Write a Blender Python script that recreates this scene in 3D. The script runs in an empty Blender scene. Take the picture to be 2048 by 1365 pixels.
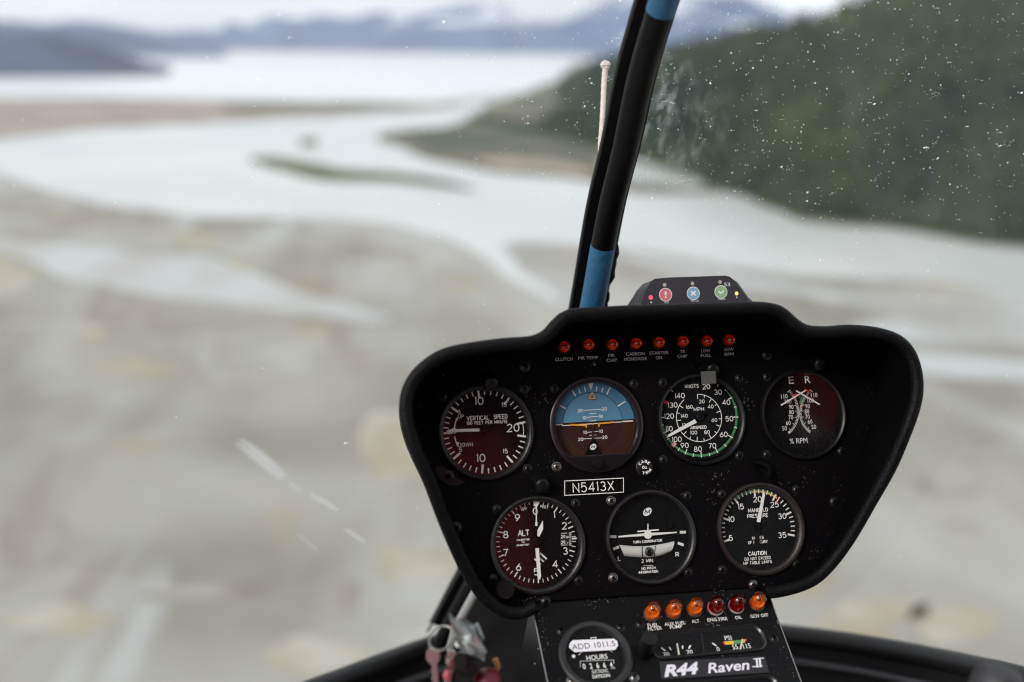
import bpy, bmesh, math, random
import numpy as np
from mathutils import Vector, Matrix, noise

R = math.radians
random.seed(7)
scn = bpy.context.scene
COL = scn.collection

# ------------------------------------------------------------------ camera
FPX, CX, CY = 1991.1, 1024.0, 682.5          # focal length in photo pixels
YAW, PITCH, ROLL = R(10), R(17), R(1.0)
_f = Vector((math.sin(YAW)*math.cos(PITCH), math.cos(YAW)*math.cos(PITCH), -math.sin(PITCH)))
_r = Vector((math.cos(YAW), -math.sin(YAW), 0)); _u = _r.cross(_f)
CR = math.cos(ROLL)*_r + math.sin(ROLL)*_u
CU = -math.sin(ROLL)*_r + math.cos(ROLL)*_u
CF = _f
cam = bpy.data.cameras.new('camera'); camo = bpy.data.objects.new('camera', cam); COL.objects.link(camo)
cam.lens = 35; cam.sensor_width = 36; cam.clip_start = .05; cam.clip_end = 60000
camo.matrix_world = Matrix(((CR.x, CU.x, -CF.x, 0), (CR.y, CU.y, -CF.y, 0), (CR.z, CU.z, -CF.z, 0), (0, 0, 0, 1)))
cam.dof.use_dof = True; cam.dof.focus_distance = .85; cam.dof.aperture_fstop = 2.1; cam.dof.aperture_blades = 0
scn.camera = camo

# ------------------------------------------------------------------ sky and sun (bright overcast)
SUN_EL, SUN_AZ = R(36), R(-122)              # azimuth from +Y, clockwise
w = bpy.data.worlds.new('World'); scn.world = w; w.use_nodes = True
nt = w.node_tree; nt.nodes.clear()
out = nt.nodes.new('ShaderNodeOutputWorld'); bg = nt.nodes.new('ShaderNodeBackground')
sky = nt.nodes.new('ShaderNodeTexSky'); sky.sky_type = 'NISHITA'; sky.sun_disc = False
sky.sun_elevation = SUN_EL; sky.sun_rotation = SUN_AZ; sky.air_density = 1.2; sky.dust_density = 3
tc = nt.nodes.new('ShaderNodeTexCoord'); mp = nt.nodes.new('ShaderNodeMapping'); mp.inputs['Scale'].default_value = (1, 1, 3.5)
nz = nt.nodes.new('ShaderNodeTexNoise'); nz.inputs['Scale'].default_value = 3.2; nz.inputs['Detail'].default_value = 7
rp = nt.nodes.new('ShaderNodeValToRGB')
rp.color_ramp.elements[0].position = .3; rp.color_ramp.elements[0].color = (7.5, 8.0, 8.6, 1)
rp.color_ramp.elements[1].position = .62; rp.color_ramp.elements[1].color = (11.5, 11.6, 11.6, 1)
mx = nt.nodes.new('ShaderNodeMix'); mx.data_type = 'RGBA'; mx.inputs[0].default_value = .86
L = nt.links.new
L(tc.outputs['Generated'], mp.inputs['Vector']); L(mp.outputs[0], nz.inputs['Vector']); L(nz.outputs['Fac'], rp.inputs['Fac'])
L(sky.outputs[0], mx.inputs['A']); L(rp.outputs[0], mx.inputs['B']); L(mx.outputs['Result'], bg.inputs['Color'])
bg.inputs['Strength'].default_value = .1; L(bg.outputs[0], out.inputs['Surface'])
sl = bpy.data.lights.new('sun', 'SUN'); sl.energy = 2.0; sl.angle = R(14); sl.color = (1, .96, .9)
so = bpy.data.objects.new('sun', sl); COL.objects.link(so)
sd = Vector((math.sin(SUN_AZ)*math.cos(SUN_EL), math.cos(SUN_AZ)*math.cos(SUN_EL), math.sin(SUN_EL)))
so.rotation_euler = sd.to_track_quat('Z', 'Y').to_euler()
vs = scn.view_settings; vs.view_transform = 'Standard'; vs.look = 'None'; vs.exposure = 0.2; vs.gamma = 1
cy = scn.cycles
cy.use_denoising = True; cy.pixel_filter_type = 'BLACKMAN_HARRIS'; cy.filter_width = 1.15; cy.max_bounces = 8; cy.transparent_max_bounces = 16; cy.transmission_bounces = 8
cy.volume_bounces = 1; cy.sample_clamp_indirect = 6; cy.caustics_refractive = False; cy.caustics_reflective = False

# ------------------------------------------------------------------ helpers: picture rays to places
def ray(px, py): return CF + CR*((px-CX)/FPX) + CU*((CY-py)/FPX)
def at(px, py, depth): return ray(px, py)*depth
GZ = -120.0
def G(px, py, z=GZ):
    d = ray(px, py); return d*(z/d.z)

class Frame:
    """a plane with origin O, tilt from vertical; u = aircraft right, v up the plane, n towards the cabin"""
    def __init__(s, O, tilt):
        s.O = O; s.u = Vector((1, 0, 0)); s.v = Vector((0, math.sin(tilt), math.cos(tilt))); s.n = s.u.cross(s.v)
    def uv(s, px, py, h=0.0):
        d = ray(px, py); P = d*((s.O.dot(s.n)+h)/d.dot(s.n)) - s.O
        return Vector((P.dot(s.u), P.dot(s.v)))
    def mat(s, a=0, b=0, h=0):
        o = s.O + s.u*a + s.v*b + s.n*h
        return Matrix(((s.u.x, s.v.x, s.n.x, o.x), (s.u.y, s.v.y, s.n.y, o.y), (s.u.z, s.v.z, s.n.z, o.z), (0, 0, 0, 1)))
PANEL = Frame(at(1300, 950, .84), R(24))
_o = PANEL.uv(1300, 1211, .004)
CONS = Frame(PANEL.O + PANEL.u*_o.x + PANEL.v*_o.y + PANEL.n*.004, R(62))

# zoom windows of the photograph used for measuring: origin and scale
Z1 = (780, 600, 3.593); Z2 = (1280, 540, 3.5); Z3 = (850, 930, 3.7236); Z4 = (1340, 900, 3.938); Z5 = (1040, 1160, 3.413); Z6 = (1100, 540, 4.452)

# ------------------------------------------------------------------ materials
MATS = {}
def mat(name, col, rough=.5, metal=0, spec=.5, bump=0, bscale=500, vary=0, vscale=40, trans=0, ior=1.5, emit=None, coat=0):
    if name in MATS: return MATS[name]
    m = bpy.data.materials.new(name); m.use_nodes = True; n = m.node_tree; b = n.nodes['Principled BSDF']
    b.inputs['Base Color'].default_value = (*col, 1); b.inputs['Roughness'].default_value = rough
    b.inputs['Metallic'].default_value = metal; b.inputs['Specular IOR Level'].default_value = spec
    b.inputs['Transmission Weight'].default_value = trans; b.inputs['IOR'].default_value = ior
    b.inputs['Coat Weight'].default_value = coat; b.inputs['Coat Roughness'].default_value = .08
    if emit:
        b.inputs['Emission Color'].default_value = (*emit[0], 1); b.inputs['Emission Strength'].default_value = emit[1]
    if bump or vary:
        t = n.nodes.new('ShaderNodeTexCoord')
    if bump:
        z = n.nodes.new('ShaderNodeTexNoise'); z.inputs['Scale'].default_value = bscale; z.inputs['Detail'].default_value = 4
        p = n.nodes.new('ShaderNodeBump'); p.inputs['Strength'].default_value = bump; p.inputs['Distance'].default_value = .001
        n.links.new(t.outputs['Object'], z.inputs['Vector']); n.links.new(z.outputs['Fac'], p.inputs['Height']); n.links.new(p.outputs[0], b.inputs['Normal'])
    if vary:
        z = n.nodes.new('ShaderNodeTexNoise'); z.inputs['Scale'].default_value = vscale; z.inputs['Detail'].default_value = 5
        k = n.nodes.new('ShaderNodeMix'); k.data_type = 'RGBA'
        k.inputs['A'].default_value = (*[c*(1-vary) for c in col], 1); k.inputs['B'].default_value = (*[min(1, c*(1+vary)) for c in col], 1)
        n.links.new(t.outputs['Object'], z.inputs['Vector']); n.links.new(z.outputs['Fac'], k.inputs[0]); n.links.new(k.outputs['Result'], b.inputs['Base Color'])
    MATS[name] = m; return m
def dusty(m, scale=900, dens=.10, col=(.25, .24, .23), thr=.035):
    n = m.node_tree; b = n.nodes['Principled BSDF']; t = n.nodes.new('ShaderNodeTexCoord'); v = n.nodes.new('ShaderNodeTexVoronoi'); v.inputs['Scale'].default_value = scale
    z = n.nodes.new('ShaderNodeTexNoise'); z.inputs['Scale'].default_value = 25; z.inputs['Detail'].default_value = 4
    a = n.nodes.new('ShaderNodeMapRange'); a.inputs['From Min'].default_value = .45; a.inputs['From Max'].default_value = .75; a.inputs['To Min'].default_value = 0; a.inputs['To Max'].default_value = .32
    lt = n.nodes.new('ShaderNodeMath'); lt.operation = 'LESS_THAN'; k = n.nodes.new('ShaderNodeMix'); k.data_type = 'RGBA'
    n.links.new(t.outputs['Object'], v.inputs['Vector']); n.links.new(t.outputs['Object'], z.inputs['Vector']); n.links.new(z.outputs['Fac'], a.inputs['Value'])
    n.links.new(v.outputs['Distance'], lt.inputs[0]); n.links.new(a.outputs[0], lt.inputs[1]); n.links.new(lt.outputs[0], k.inputs[0])
    src = b.inputs['Base Color'].links[0].from_socket if b.inputs['Base Color'].links else None
    if src: n.links.new(src, k.inputs['A'])
    else: k.inputs['A'].default_value = b.inputs['Base Color'].default_value
    k.inputs['B'].default_value = (*col, 1); n.links.new(k.outputs['Result'], b.inputs['Base Color'])
def clear_mat(name, gloss, rough=0, tint=(1, 1, 1), film=0, filmscale=9):
    """thin clear pane: transparent with both faces' Fresnel reflection, and a thin dusty film"""
    m = bpy.data.materials.new(name); m.use_nodes = True; n = m.node_tree; n.nodes.clear()
    o = n.nodes.new('ShaderNodeOutputMaterial'); t = n.nodes.new('ShaderNodeBsdfTransparent'); t.inputs[0].default_value = (*tint, 1)
    g = n.nodes.new('ShaderNodeBsdfGlossy'); g.inputs['Roughness'].default_value = rough
    fr = n.nodes.new('ShaderNodeFresnel'); gm = n.nodes.new('ShaderNodeNewGeometry'); im = n.nodes.new('ShaderNodeMapRange'); im.inputs['To Min'].default_value = 1.5; im.inputs['To Max'].default_value = 1/1.5
    n.links.new(gm.outputs['Backfacing'], im.inputs['Value']); n.links.new(im.outputs[0], fr.inputs['IOR'])
    mu = n.nodes.new('ShaderNodeMath'); mu.operation = 'MULTIPLY'; mu.inputs[1].default_value = gloss; mu.use_clamp = True
    x = n.nodes.new('ShaderNodeMixShader'); n.links.new(fr.outputs[0], mu.inputs[0]); n.links.new(mu.outputs[0], x.inputs[0])
    n.links.new(t.outputs[0], x.inputs[1]); n.links.new(g.outputs[0], x.inputs[2]); last = x
    if film:
        d = n.nodes.new('ShaderNodeBsdfTranslucent'); d.inputs[0].default_value = (.8, .82, .84, 1)
        tc_ = n.nodes.new('ShaderNodeTexCoord'); z = n.nodes.new('ShaderNodeTexNoise'); z.inputs['Scale'].default_value = filmscale; z.inputs['Detail'].default_value = 8
        rr = n.nodes.new('ShaderNodeMapRange'); rr.inputs['From Min'].default_value = .35; rr.inputs['From Max'].default_value = .8
        rr.inputs['To Max'].default_value = film
        n.links.new(tc_.outputs['Object'], z.inputs['Vector']); n.links.new(z.outputs['Fac'], rr.inputs['Value'])
        y = n.nodes.new('ShaderNodeMixShader'); n.links.new(rr.outputs[0], y.inputs[0]); n.links.new(x.outputs[0], y.inputs[1]); n.links.new(d.outputs[0], y.inputs[2]); last = y
    n.links.new(last.outputs[0], o.inputs['Surface']); MATS[name] = m; return m

PAINT = mat('black panel paint', (.0022, .0018, .0026), .6, spec=.07, bump=.12, bscale=900)
CPAINT = mat('black crinkle paint', (.0022, .0022, .003), .45, spec=.16, bump=.35, bscale=1400, vary=.4)
LEATHER = mat('black grained padding', (.0020, .0020, .0026), .5, spec=.15, bump=.9, bscale=520)
dusty(PAINT, 330, col=(.06, .055, .05)); dusty(CPAINT, 420)
LINING = mat('black hood lining', (.0012, .0012, .0016), .6, spec=.08, bump=.7, bscale=600)
BEZEL = mat('black bezel metal', (.004, .0038, .0045), .38, spec=.35, bump=.15, bscale=700)
BEZELW = mat('worn bezel metal', (.011, .0095, .010), .36, metal=.15, bump=.2, bscale=500, vary=.4)
RIMPINK = mat('violet black anodised rim', (.022, .013, .018), .3, metal=.35, bump=.1)
DIAL = mat('dial black', (.0025, .0025, .0032), .6, spec=.1, vary=.25)
DIALGREY = mat('dial charcoal', (.0055, .0065, .0075), .6, spec=.1, vary=.2)
WHITE = mat('marking white', (.86, .86, .84), .6, spec=.2, vary=.06, vscale=300)
DIMWHITE = mat('faded silkscreen white', (.5, .5, .5), .6, spec=.2, vary=.1, vscale=300)
GREEN = mat('marking green', (.07, .26, .11), .6, vary=.1)
YELLOW = mat('marking yellow', (.72, .5, .03), .6, vary=.1)
RED = mat('marking red', (.6, .02, .025), .5, vary=.1)
ORANGE = mat('aircraft symbol orange', (.85, .38, .03), .5, vary=.1)
SKYBLUE = mat('horizon sky blue', (.085, .235, .38), .55, spec=.2, vary=.12, vscale=60)
SKYBLUE2 = mat('ball sky blue', (.11, .27, .42), .55, spec=.2, vary=.1, vscale=60)
EARTH = mat('horizon earth brown', (.05, .016, .008), .6, spec=.2, vary=.2, vscale=60)
EARTH2 = mat('ball earth brown', (.04, .012, .007), .6, spec=.2, vary=.2, vscale=60)
KNOB = mat('black plastic knob', (.003, .003, .0036), .4, spec=.3, bump=.2, bscale=900)
GREYP = mat('grey plastic tab', (.075, .078, .075), .5, vary=.2)
STEEL = mat('screw steel', (.22, .21, .2), .3, metal=1, bump=.3, bscale=900, vary=.4, vscale=900)
DSTEEL = mat('black oxide screw', (.035, .034, .034), .32, metal=.8, bump=.3, bscale=900, vary=.5, vscale=900)
CHROME = mat('scratched chrome', (.75, .76, .76), .2, metal=1, bump=.5, bscale=300)
GLASS = clear_mat('gauge cover glass', 2.2, 0.11)
GLASSC = clear_mat('console cover glass', .2, 0.05)

# ------------------------------------------------------------------ mesh helpers
def link(o, parent=None):
    COL.objects.link(o)
    if parent is not None: o.parent = parent
    return o
def obj_from(name, me, parent=None, smooth=False):
    if smooth:
        me.polygons.foreach_set('use_smooth', [True]*len(me.polygons))
    return link(bpy.data.objects.new(name, me), parent)
def meta(o, label, cat, group=None, kind=None):
    o['label'] = label; o['category'] = cat
    if group: o['group'] = group
    if kind: o['kind'] = kind
    return o
def thing(name, label, cat, M, group=None):
    o = bpy.data.objects.new(name, None); o.empty_display_size = .02; COL.objects.link(o); o.matrix_world = M
    return meta(o, label, cat, group)

class MB:
    """mesh builder with material slots"""
    def __init__(s): s.v = []; s.f = []; s.m = []; s.mats = []
    def slot(s, m):
        if m not in s.mats: s.mats.append(m)
        return s.mats.index(m)
    def add(s, vs_, fs_, m):
        b = len(s.v); k = s.slot(m); s.v += [tuple(p) for p in vs_]
        for f in fs_: s.f.append([b+i for i in f]); s.m.append(k)
    def poly(s, pts, m, z=0):
        s.add([(p[0], p[1], z) for p in pts], [list(range(len(pts)))], m)
    def lathe(s, prof, m, n=64, c=(0, 0), z0=0, M=None):
        vs_ = []; fs_ = []
        for r_, z_ in prof:
            for i in range(n):
                a = 2*math.pi*i/n; p = Vector((c[0]+r_*math.cos(a), c[1]+r_*math.sin(a), z0+z_)); vs_.append(M @ p if M else p)
        for j in range(len(prof)-1):
            for i in range(n):
                k = (i+1) % n; fs_.append([j*n+i, j*n+k, (j+1)*n+k, (j+1)*n+i])
        if prof[-1][0] < 1e-5: pass
        s.add(vs_, fs_, m)
    def box(s, a, b, m, M=None):
        x0, y0, z0 = a; x1, y1, z1 = b
        vs_ = [Vector(p) for p in ((x0, y0, z0), (x1, y0, z0), (x1, y1, z0), (x0, y1, z0), (x0, y0, z1), (x1, y0, z1), (x1, y1, z1), (x0, y1, z1))]
        if M: vs_ = [M @ p for p in vs_]
        s.add(vs_, [[3, 2, 1, 0], [4, 5, 6, 7], [0, 1, 5, 4], [1, 2, 6, 5], [2, 3, 7, 6], [3, 0, 4, 7]], m)
    def prism(s, pts, m, z0, z1, M=None, back=None):
        n = len(pts); q = back or pts
        vs_ = [Vector((p[0], p[1], z1)) for p in pts] + [Vector((p[0], p[1], z0)) for p in q]
        if M: vs_ = [M @ p for p in vs_]
        s.add(vs_, [list(range(n)), list(range(2*n-1, n-1, -1))] + [[i, n+i, n+(i+1) % n, (i+1) % n] for i in range(n)], m)
    def tube(s, path, r_, m, n=12, caps=True, up=None, sx=1.0, sy=1.0):
        P = [Vector(p) for p in path]; rings = []; vs_ = []; fs_ = []
        prev = None
        for i, p in enumerate(P):
            t = (P[min(i+1, len(P)-1)] - P[max(i-1, 0)]).normalized()
            if prev is None:
                a = Vector(up) if up else (Vector((0, 0, 1)) if abs(t.z) < .9 else Vector((1, 0, 0)))
                x = (a - t*a.dot(t)).normalized()
            else: x = (prev - t*prev.dot(t)).normalized()
            prev = x; y = t.cross(x); rr = r_[i] if isinstance(r_, (list, tuple)) else r_
            for k in range(n):
                an = 2*math.pi*k/n; vs_.append(p + x*(math.cos(an)*rr*sx) + y*(math.sin(an)*rr*sy))
        for i in range(len(P)-1):
            for k in range(n):
                l = (k+1) % n; fs_.append([i*n+k, i*n+l, (i+1)*n+l, (i+1)*n+k])
        if caps: fs_.append(list(range(n-1, -1, -1))); fs_.append([(len(P)-1)*n+k for k in range(n)])
        s.add(vs_, fs_, m)
    def build(s, name, parent=None, smooth=False):
        me = bpy.data.meshes.new(name); me.from_pydata(s.v, [], s.f)
        for m in s.mats: me.materials.append(m)
        me.polygons.foreach_set('material_index', s.m)
        if smooth:
            me.polygons.foreach_set('use_smooth', [True]*len(me.polygons))
            try: me.set_sharp_from_angle(angle=R(40))
            except Exception: pass
        me.update()
        return obj_from(name, me, parent)

def spline(pts, sub=8, closed=False):
    P = [Vector(p) for p in pts]; n = len(P); o = []
    rng = range(n if closed else n-1)
    for i in rng:
        p0 = P[(i-1) % n] if closed or i > 0 else P[0]*2-P[1]
        p1 = P[i]; p2 = P[(i+1) % n]
        p3 = P[(i+2) % n] if closed or i+2 < n else P[-1]*2-P[-2]
        for k in range(sub):
            t = k/sub
            o.append(.5*((2*p1) + (p2-p0)*t + (2*p0-5*p1+4*p2-p3)*t*t + (3*p1-p0-3*p2+p3)*t**3))
    if not closed: o.append(P[-1])
    return o

def holed_plate(name, outline, holes, m, parent, z):
    """a flat plate with real cut-outs, .6 mm thick, its front at z=0 of the parent plus z+.0012"""
    cu_ = bpy.data.curves.new('c', 'CURVE'); cu_.dimensions = '2D'; cu_.fill_mode = 'BOTH'; cu_.extrude = .0006
    for pts in [outline]+holes:
        sp = cu_.splines.new('POLY'); sp.points.add(len(pts)-1); sp.use_cyclic_u = True
        for i, p in enumerate(pts): sp.points[i].co = (p[0], p[1], 0, 1)
    o = bpy.data.objects.new('c', cu_); COL.objects.link(o); dg = bpy.context.evaluated_depsgraph_get(); dg.update()
    me = bpy.data.meshes.new_from_object(o.evaluated_get(dg)); me.name = name; bpy.data.objects.remove(o); bpy.data.curves.remove(cu_)
    me.transform(Matrix.Translation((0, 0, z+.0006))); me.materials.clear(); me.materials.append(m); return obj_from(name, me, parent)

# ------------------------------------------------------------------ engraved stroke lettering (4 x 6 grid)
def _a(cx_, cy_, rx, ry, a0, a1, n=8): return [(cx_+rx*math.cos(R(a0+(a1-a0)*i/n)), cy_+ry*math.sin(R(a0+(a1-a0)*i/n))) for i in range(n+1)]
GL = {
 'A': (4, [[(0, 0), (2, 6), (4, 0)], [(.8, 2), (3.2, 2)]]),
 'B': (3.6, [[(0, 0), (0, 6)], [(0, 6), (2.1, 6)]+_a(2.1, 4.6, 1.4, 1.4, 90, -90)+[(0, 3.2)], [(0, 0), (2.1, 0)]+_a(2.1, 1.6, 1.6, 1.6, -90, 90)+[(0, 3.2)]]),
 'C': (4, [_a(2.2, 3, 2.2, 3, 45, 315, 14)]),
 'D': (4, [[(0, 0), (0, 6), (1.6, 6)]+_a(1.6, 3, 2.4, 3, 90, -90, 10)+[(0, 0)]]),
 'E': (3.2, [[(3.2, 6), (0, 6), (0, 0), (3.2, 0)], [(0, 3.1), (2.6, 3.1)]]),
 'F': (3, [[(3, 6), (0, 6), (0, 0)], [(0, 3.1), (2.5, 3.1)]]),
 'G': (4, [_a(2.2, 3, 2.2, 3, 45, 345, 14)+[(4.3, 2.9), (2.4, 2.9)]]),
 'H': (3.8, [[(0, 0), (0, 6)], [(3.8, 0), (3.8, 6)], [(0, 3), (3.8, 3)]]),
 'I': (.01, [[(0, 0), (0, 6)]]),
 'J': (2.6, [[(2.6, 6), (2.6, 1.4)]+_a(1.3, 1.4, 1.3, 1.4, 0, -180)]),
 'K': (3.6, [[(0, 0), (0, 6)], [(3.5, 6), (0, 2.4)], [(1.2, 3.6), (3.7, 0)]]),
 'L': (3, [[(0, 6), (0, 0), (3, 0)]]),
 'M': (4.6, [[(0, 0), (0, 6), (2.3, 1.6), (4.6, 6), (4.6, 0)]]),
 'N': (3.8, [[(0, 0), (0, 6), (3.8, 0), (3.8, 6)]]),
 'O': (4.3, [_a(2.15, 3, 2.15, 3, 0, 360, 18)]),
 'P': (3.5, [[(0, 0), (0, 6), (2, 6)]+_a(2, 4.4, 1.6, 1.6, 90, -90)+[(0, 2.8)]]),
 'Q': (4.3, [_a(2.15, 3, 2.15, 3, 0, 360, 18), [(2.6, 1.6), (4.3, -.4)]]),
 'R': (3.6, [[(0, 0), (0, 6), (2, 6)]+_a(2, 4.5, 1.6, 1.5, 90, -90)+[(0, 3)], [(1.9, 3), (3.7, 0)]]),
 'S': (3.5, [_a(1.75, 4.5, 1.65, 1.5, 30, 250, 8)+_a(1.75, 1.55, 1.75, 1.55, 80, -150, 8)]),
 'T': (3.8, [[(0, 6), (3.8, 6)], [(1.9, 6), (1.9, 0)]]),
 'U': (3.8, [[(0, 6), (0, 1.9)]+_a(1.9, 1.9, 1.9, 1.9, 180, 360)+[(3.8, 6)]]),
 'V': (4, [[(0, 6), (2, 0), (4, 6)]]),
 'W': (5.4, [[(0, 6), (1.35, 0), (2.7, 6), (4.05, 0), (5.4, 6)]]),
 'X': (3.8, [[(0, 0), (3.8, 6)], [(0, 6), (3.8, 0)]]),
 'Y': (3.8, [[(0, 6), (1.9, 3), (3.8, 6)], [(1.9, 3), (1.9, 0)]]),
 'Z': (3.6, [[(0, 6), (3.6, 6), (0, 0), (3.6, 0)]]),
 '0': (3.6, [_a(1.8, 3, 1.8, 3, 0, 360, 16)]),
 '1': (.7, [[(0, 5.2), (.6, 6), (.6, 0)]]),
 '2': (3.6, [_a(1.8, 4.3, 1.7, 1.7, 160, -30, 8)+[(0, 0), (3.6, 0)]]),
 '3': (3.5, [_a(1.7, 4.5, 1.5, 1.5, 150, -90, 8), _a(1.7, 1.55, 1.75, 1.5, 90, -150, 9)]),
 '4': (3.8, [[(2.8, 0), (2.8, 6), (0, 1.7), (3.9, 1.7)]]),
 '5': (3.5, [[(3.1, 6), (.5, 6), (.2, 3.2)]+_a(1.7, 2, 1.8, 2, 125, -145, 9)]),
 '6': (3.6, [[(2.8, 6), (.5, 3)], _a(1.8, 1.9, 1.8, 1.9, 0, 360, 14)]),
 '7': (3.4, [[(0, 6), (3.4, 6), (1, 0)]]),
 '8': (3.6, [_a(1.8, 4.5, 1.45, 1.45, 0, 360, 12), _a(1.8, 1.55, 1.8, 1.55, 0, 360, 12)]),
 '9': (3.6, [[(.8, 0), (3.1, 3)], _a(1.8, 4.1, 1.8, 1.9, 0, 360, 14)]),
 '.': (.1, [[(0, 0), (0, .8)]]),
 ' ': (2, []),
}
def rotp(p, a): c, s_ = math.cos(a), math.sin(a); return (p[0]*c-p[1]*s_, p[0]*s_+p[1]*c)
class Art(MB):
    """flat markings on a dial; layers sit a hair above each other"""
    def __init__(s, z=0, hs=1.0): super().__init__(); s.z = z; s.cnt = 0; s.hs = hs; s.base = 0
    def zz(s): s.cnt = (s.cnt+1) % 7; return s.z + .00003 + s.base + s.cnt*.000012
    def stroke(s, pts, wd, m, z=None):
        P = [Vector((p[0], p[1])) for p in pts]
        Q = [P[0]]
        for p in P[1:]:
            if (p-Q[-1]).length > 1e-7: Q.append(p)
        P = Q; n = len(P)
        if n < 2: return
        closed = (P[0]-P[-1]).length < wd*.3 and n > 4
        if closed: P = P[:-1]; n -= 1
        Lp = []; Rp = []
        for i in range(n):
            a = P[(i-1) % n] if closed or i > 0 else None; b = P[i]; c = P[(i+1) % n] if closed or i < n-1 else None
            d1 = (b-a).normalized() if a is not None else None; d2 = (c-b).normalized() if c is not None else None
            if d1 is None: d1 = d2
            if d2 is None: d2 = d1
            n1 = Vector((-d1.y, d1.x)); n2 = Vector((-d2.y, d2.x)); nn = n1+n2
            if nn.length < .3: nn = n1
            nn.normalize(); k = 1/max(.45, nn.dot(n1))
            Lp.append(b+nn*wd/2*k); Rp.append(b-nn*wd/2*k)
        z = s.zz() if z is None else z
        vs_ = [(p.x, p.y, z) for p in Lp]+[(p.x, p.y, z) for p in Rp]
        fs_ = [[n+i, n+(i+1) % n, (i+1) % n, i] for i in range(n if closed else n-1)]
        s.add(vs_, fs_, m)
    def text(s, txt, x, y, h, m, wd=None, width=None, rot=0, gap=1.5, shear=0):
        lw = wd if wd else h*.14
        adv = 0; items = []
        for ch in txt:
            g = GL.get(ch, GL[' ']); items.append((g, adv)); adv += g[0]+gap
        adv -= gap; k = h/6; kx = k if width is None else (width-lw)/max(adv, .1)
        for g, a in items:
            for st in g[1]:
                s.stroke([tuple(Vector(rotp(((px+a-adv/2)*kx + shear*(py-3)*k, (py-3)*(h-lw)/6), rot))+Vector((x, y))) for px, py in st], lw, m)
    def ftext(s, txt, x, y, h, m, width=None, rot=0, bold=0, shear=0, spacing=1):
        cu = bpy.data.curves.new('t', 'FONT'); cu.body = txt; cu.size = 1; cu.align_x = 'LEFT'; cu.offset = bold; cu.shear = shear; cu.space_character = spacing
        cu.resolution_u = 3
        o = bpy.data.objects.new('t', cu); COL.objects.link(o)
        dg = bpy.context.evaluated_depsgraph_get(); dg.update()
        me = bpy.data.meshes.new_from_object(o.evaluated_get(dg))
        V = [v.co.copy() for v in me.vertices]; Fs = [list(p.vertices) for p in me.polygons]
        bpy.data.objects.remove(o); bpy.data.curves.remove(cu); bpy.data.meshes.remove(me)
        h *= s.hs; x0 = min(v.x for v in V); x1 = max(v.x for v in V); y0 = min(v.y for v in V); y1 = max(v.y for v in V)
        ky = h/(y1-y0); kx = ky if width is None else width/(x1-x0); z = s.zz()
        vs_ = []
        for v in V:
            p = rotp(((v.x-(x0+x1)/2)*kx, (v.y-(y0+y1)/2)*ky), rot); vs_.append((p[0]+x, p[1]+y, z))
        s.add(vs_, Fs, m)
    def tick(s, c, ang, r0, r1, wd, m):       # ang clockwise from up, degrees
        d = Vector((math.sin(R(ang)), math.cos(R(ang)))); c = Vector(c)
        s.stroke([c+d*r0, c+d*r1], wd, m)
    def arc(s, c, a0, a1, r_, wd, m, n=None):
        n = n or max(4, int(abs(a1-a0)/5)); c = Vector(c)
        s.stroke([c+Vector((math.sin(R(a0+(a1-a0)*i/n)), math.cos(R(a0+(a1-a0)*i/n))))*r_ for i in range(n+1)], wd, m)
    def disc(s, c, r_, m, z=None, n=40, ry=None, rot=0):
        z = s.zz() if z is None else z; ry = ry or r_
        P = [rotp((r_*math.cos(2*math.pi*i/n), ry*math.sin(2*math.pi*i/n)), rot) for i in range(n)]
        s.poly([(c[0]+p[0], c[1]+p[1]) for p in P], m, z)

class Loc:
    """measured photo positions brought into the local frame of one instrument"""
    def __init__(s, frame, cpx, Z, h=0.0):
        s.fr = frame; s.Z = Z; s.h = h; s.o = frame.uv(cpx[0], cpx[1], 0)
        d = ray(*cpx); s.k = (frame.O.dot(frame.n)/d.dot(frame.n))/FPX/Z[2]
        s.M = frame.mat(s.o.x, s.o.y, 0)
    def __call__(s, x, y, h=None):
        p = s.fr.uv(s.Z[0]+x/s.Z[2], s.Z[1]+y/s.Z[2], s.h if h is None else h) - s.o
        return (p.x, p.y)

# ------------------------------------------------------------------ screws
def screw_mesh(r_, m):
    b = MB(); b.lathe([(r_*1.25, -.0002), (r_*1.28, .0003), (r_*1.05, .0005), (r_*.98, .0009), (r_*.75, .0016), (r_*.35, .002), (1e-6, .0021)], m, 20)
    dk = mat('recess black', (.002, .002, .002), .8, spec=.05)
    for a in (R(20), R(110)):
        c, s_ = math.cos(a), math.sin(a); l = r_*.62; w_ = r_*.17
        pts = [rotp(p, a) for p in ((-l, -w_), (l, -w_), (l, w_), (-l, w_))]
        b.prism(pts, dk, .0012, .00225 + (.00003 if a > 1 else 0))
    o = b.build('screw', None, True); me = o.data; bpy.data.objects.remove(o); return me
SCR = {'dark': screw_mesh(.0030, DSTEEL), 'steel': screw_mesh(.0032, STEEL), 'big': screw_mesh(.0036, DSTEEL)}
def screw(parent, x, y, z=0, kind='dark'):
    o = bpy.data.objects.new('screw', SCR[kind]); link(o, parent); o.location = (x, y, z); o.rotation_euler = (0, 0, random.random()*3); return o
def needle(parent, pts, z, m=None, th=.0006, name='needle', label=None):
    b = MB(); b.prism(pts, m or WHITE, z, z+th); o = b.build(name, parent)
    if label: o['label'] = label
    return o
def hub(parent, c, r_, z, m=KNOB):
    b = MB(); b.lathe([(r_, z-.002), (r_, z+.0012), (r_*.8, z+.0018), (1e-6, z+.0018)], m, 24, c=c); return b.build('hub', parent, True)
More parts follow.
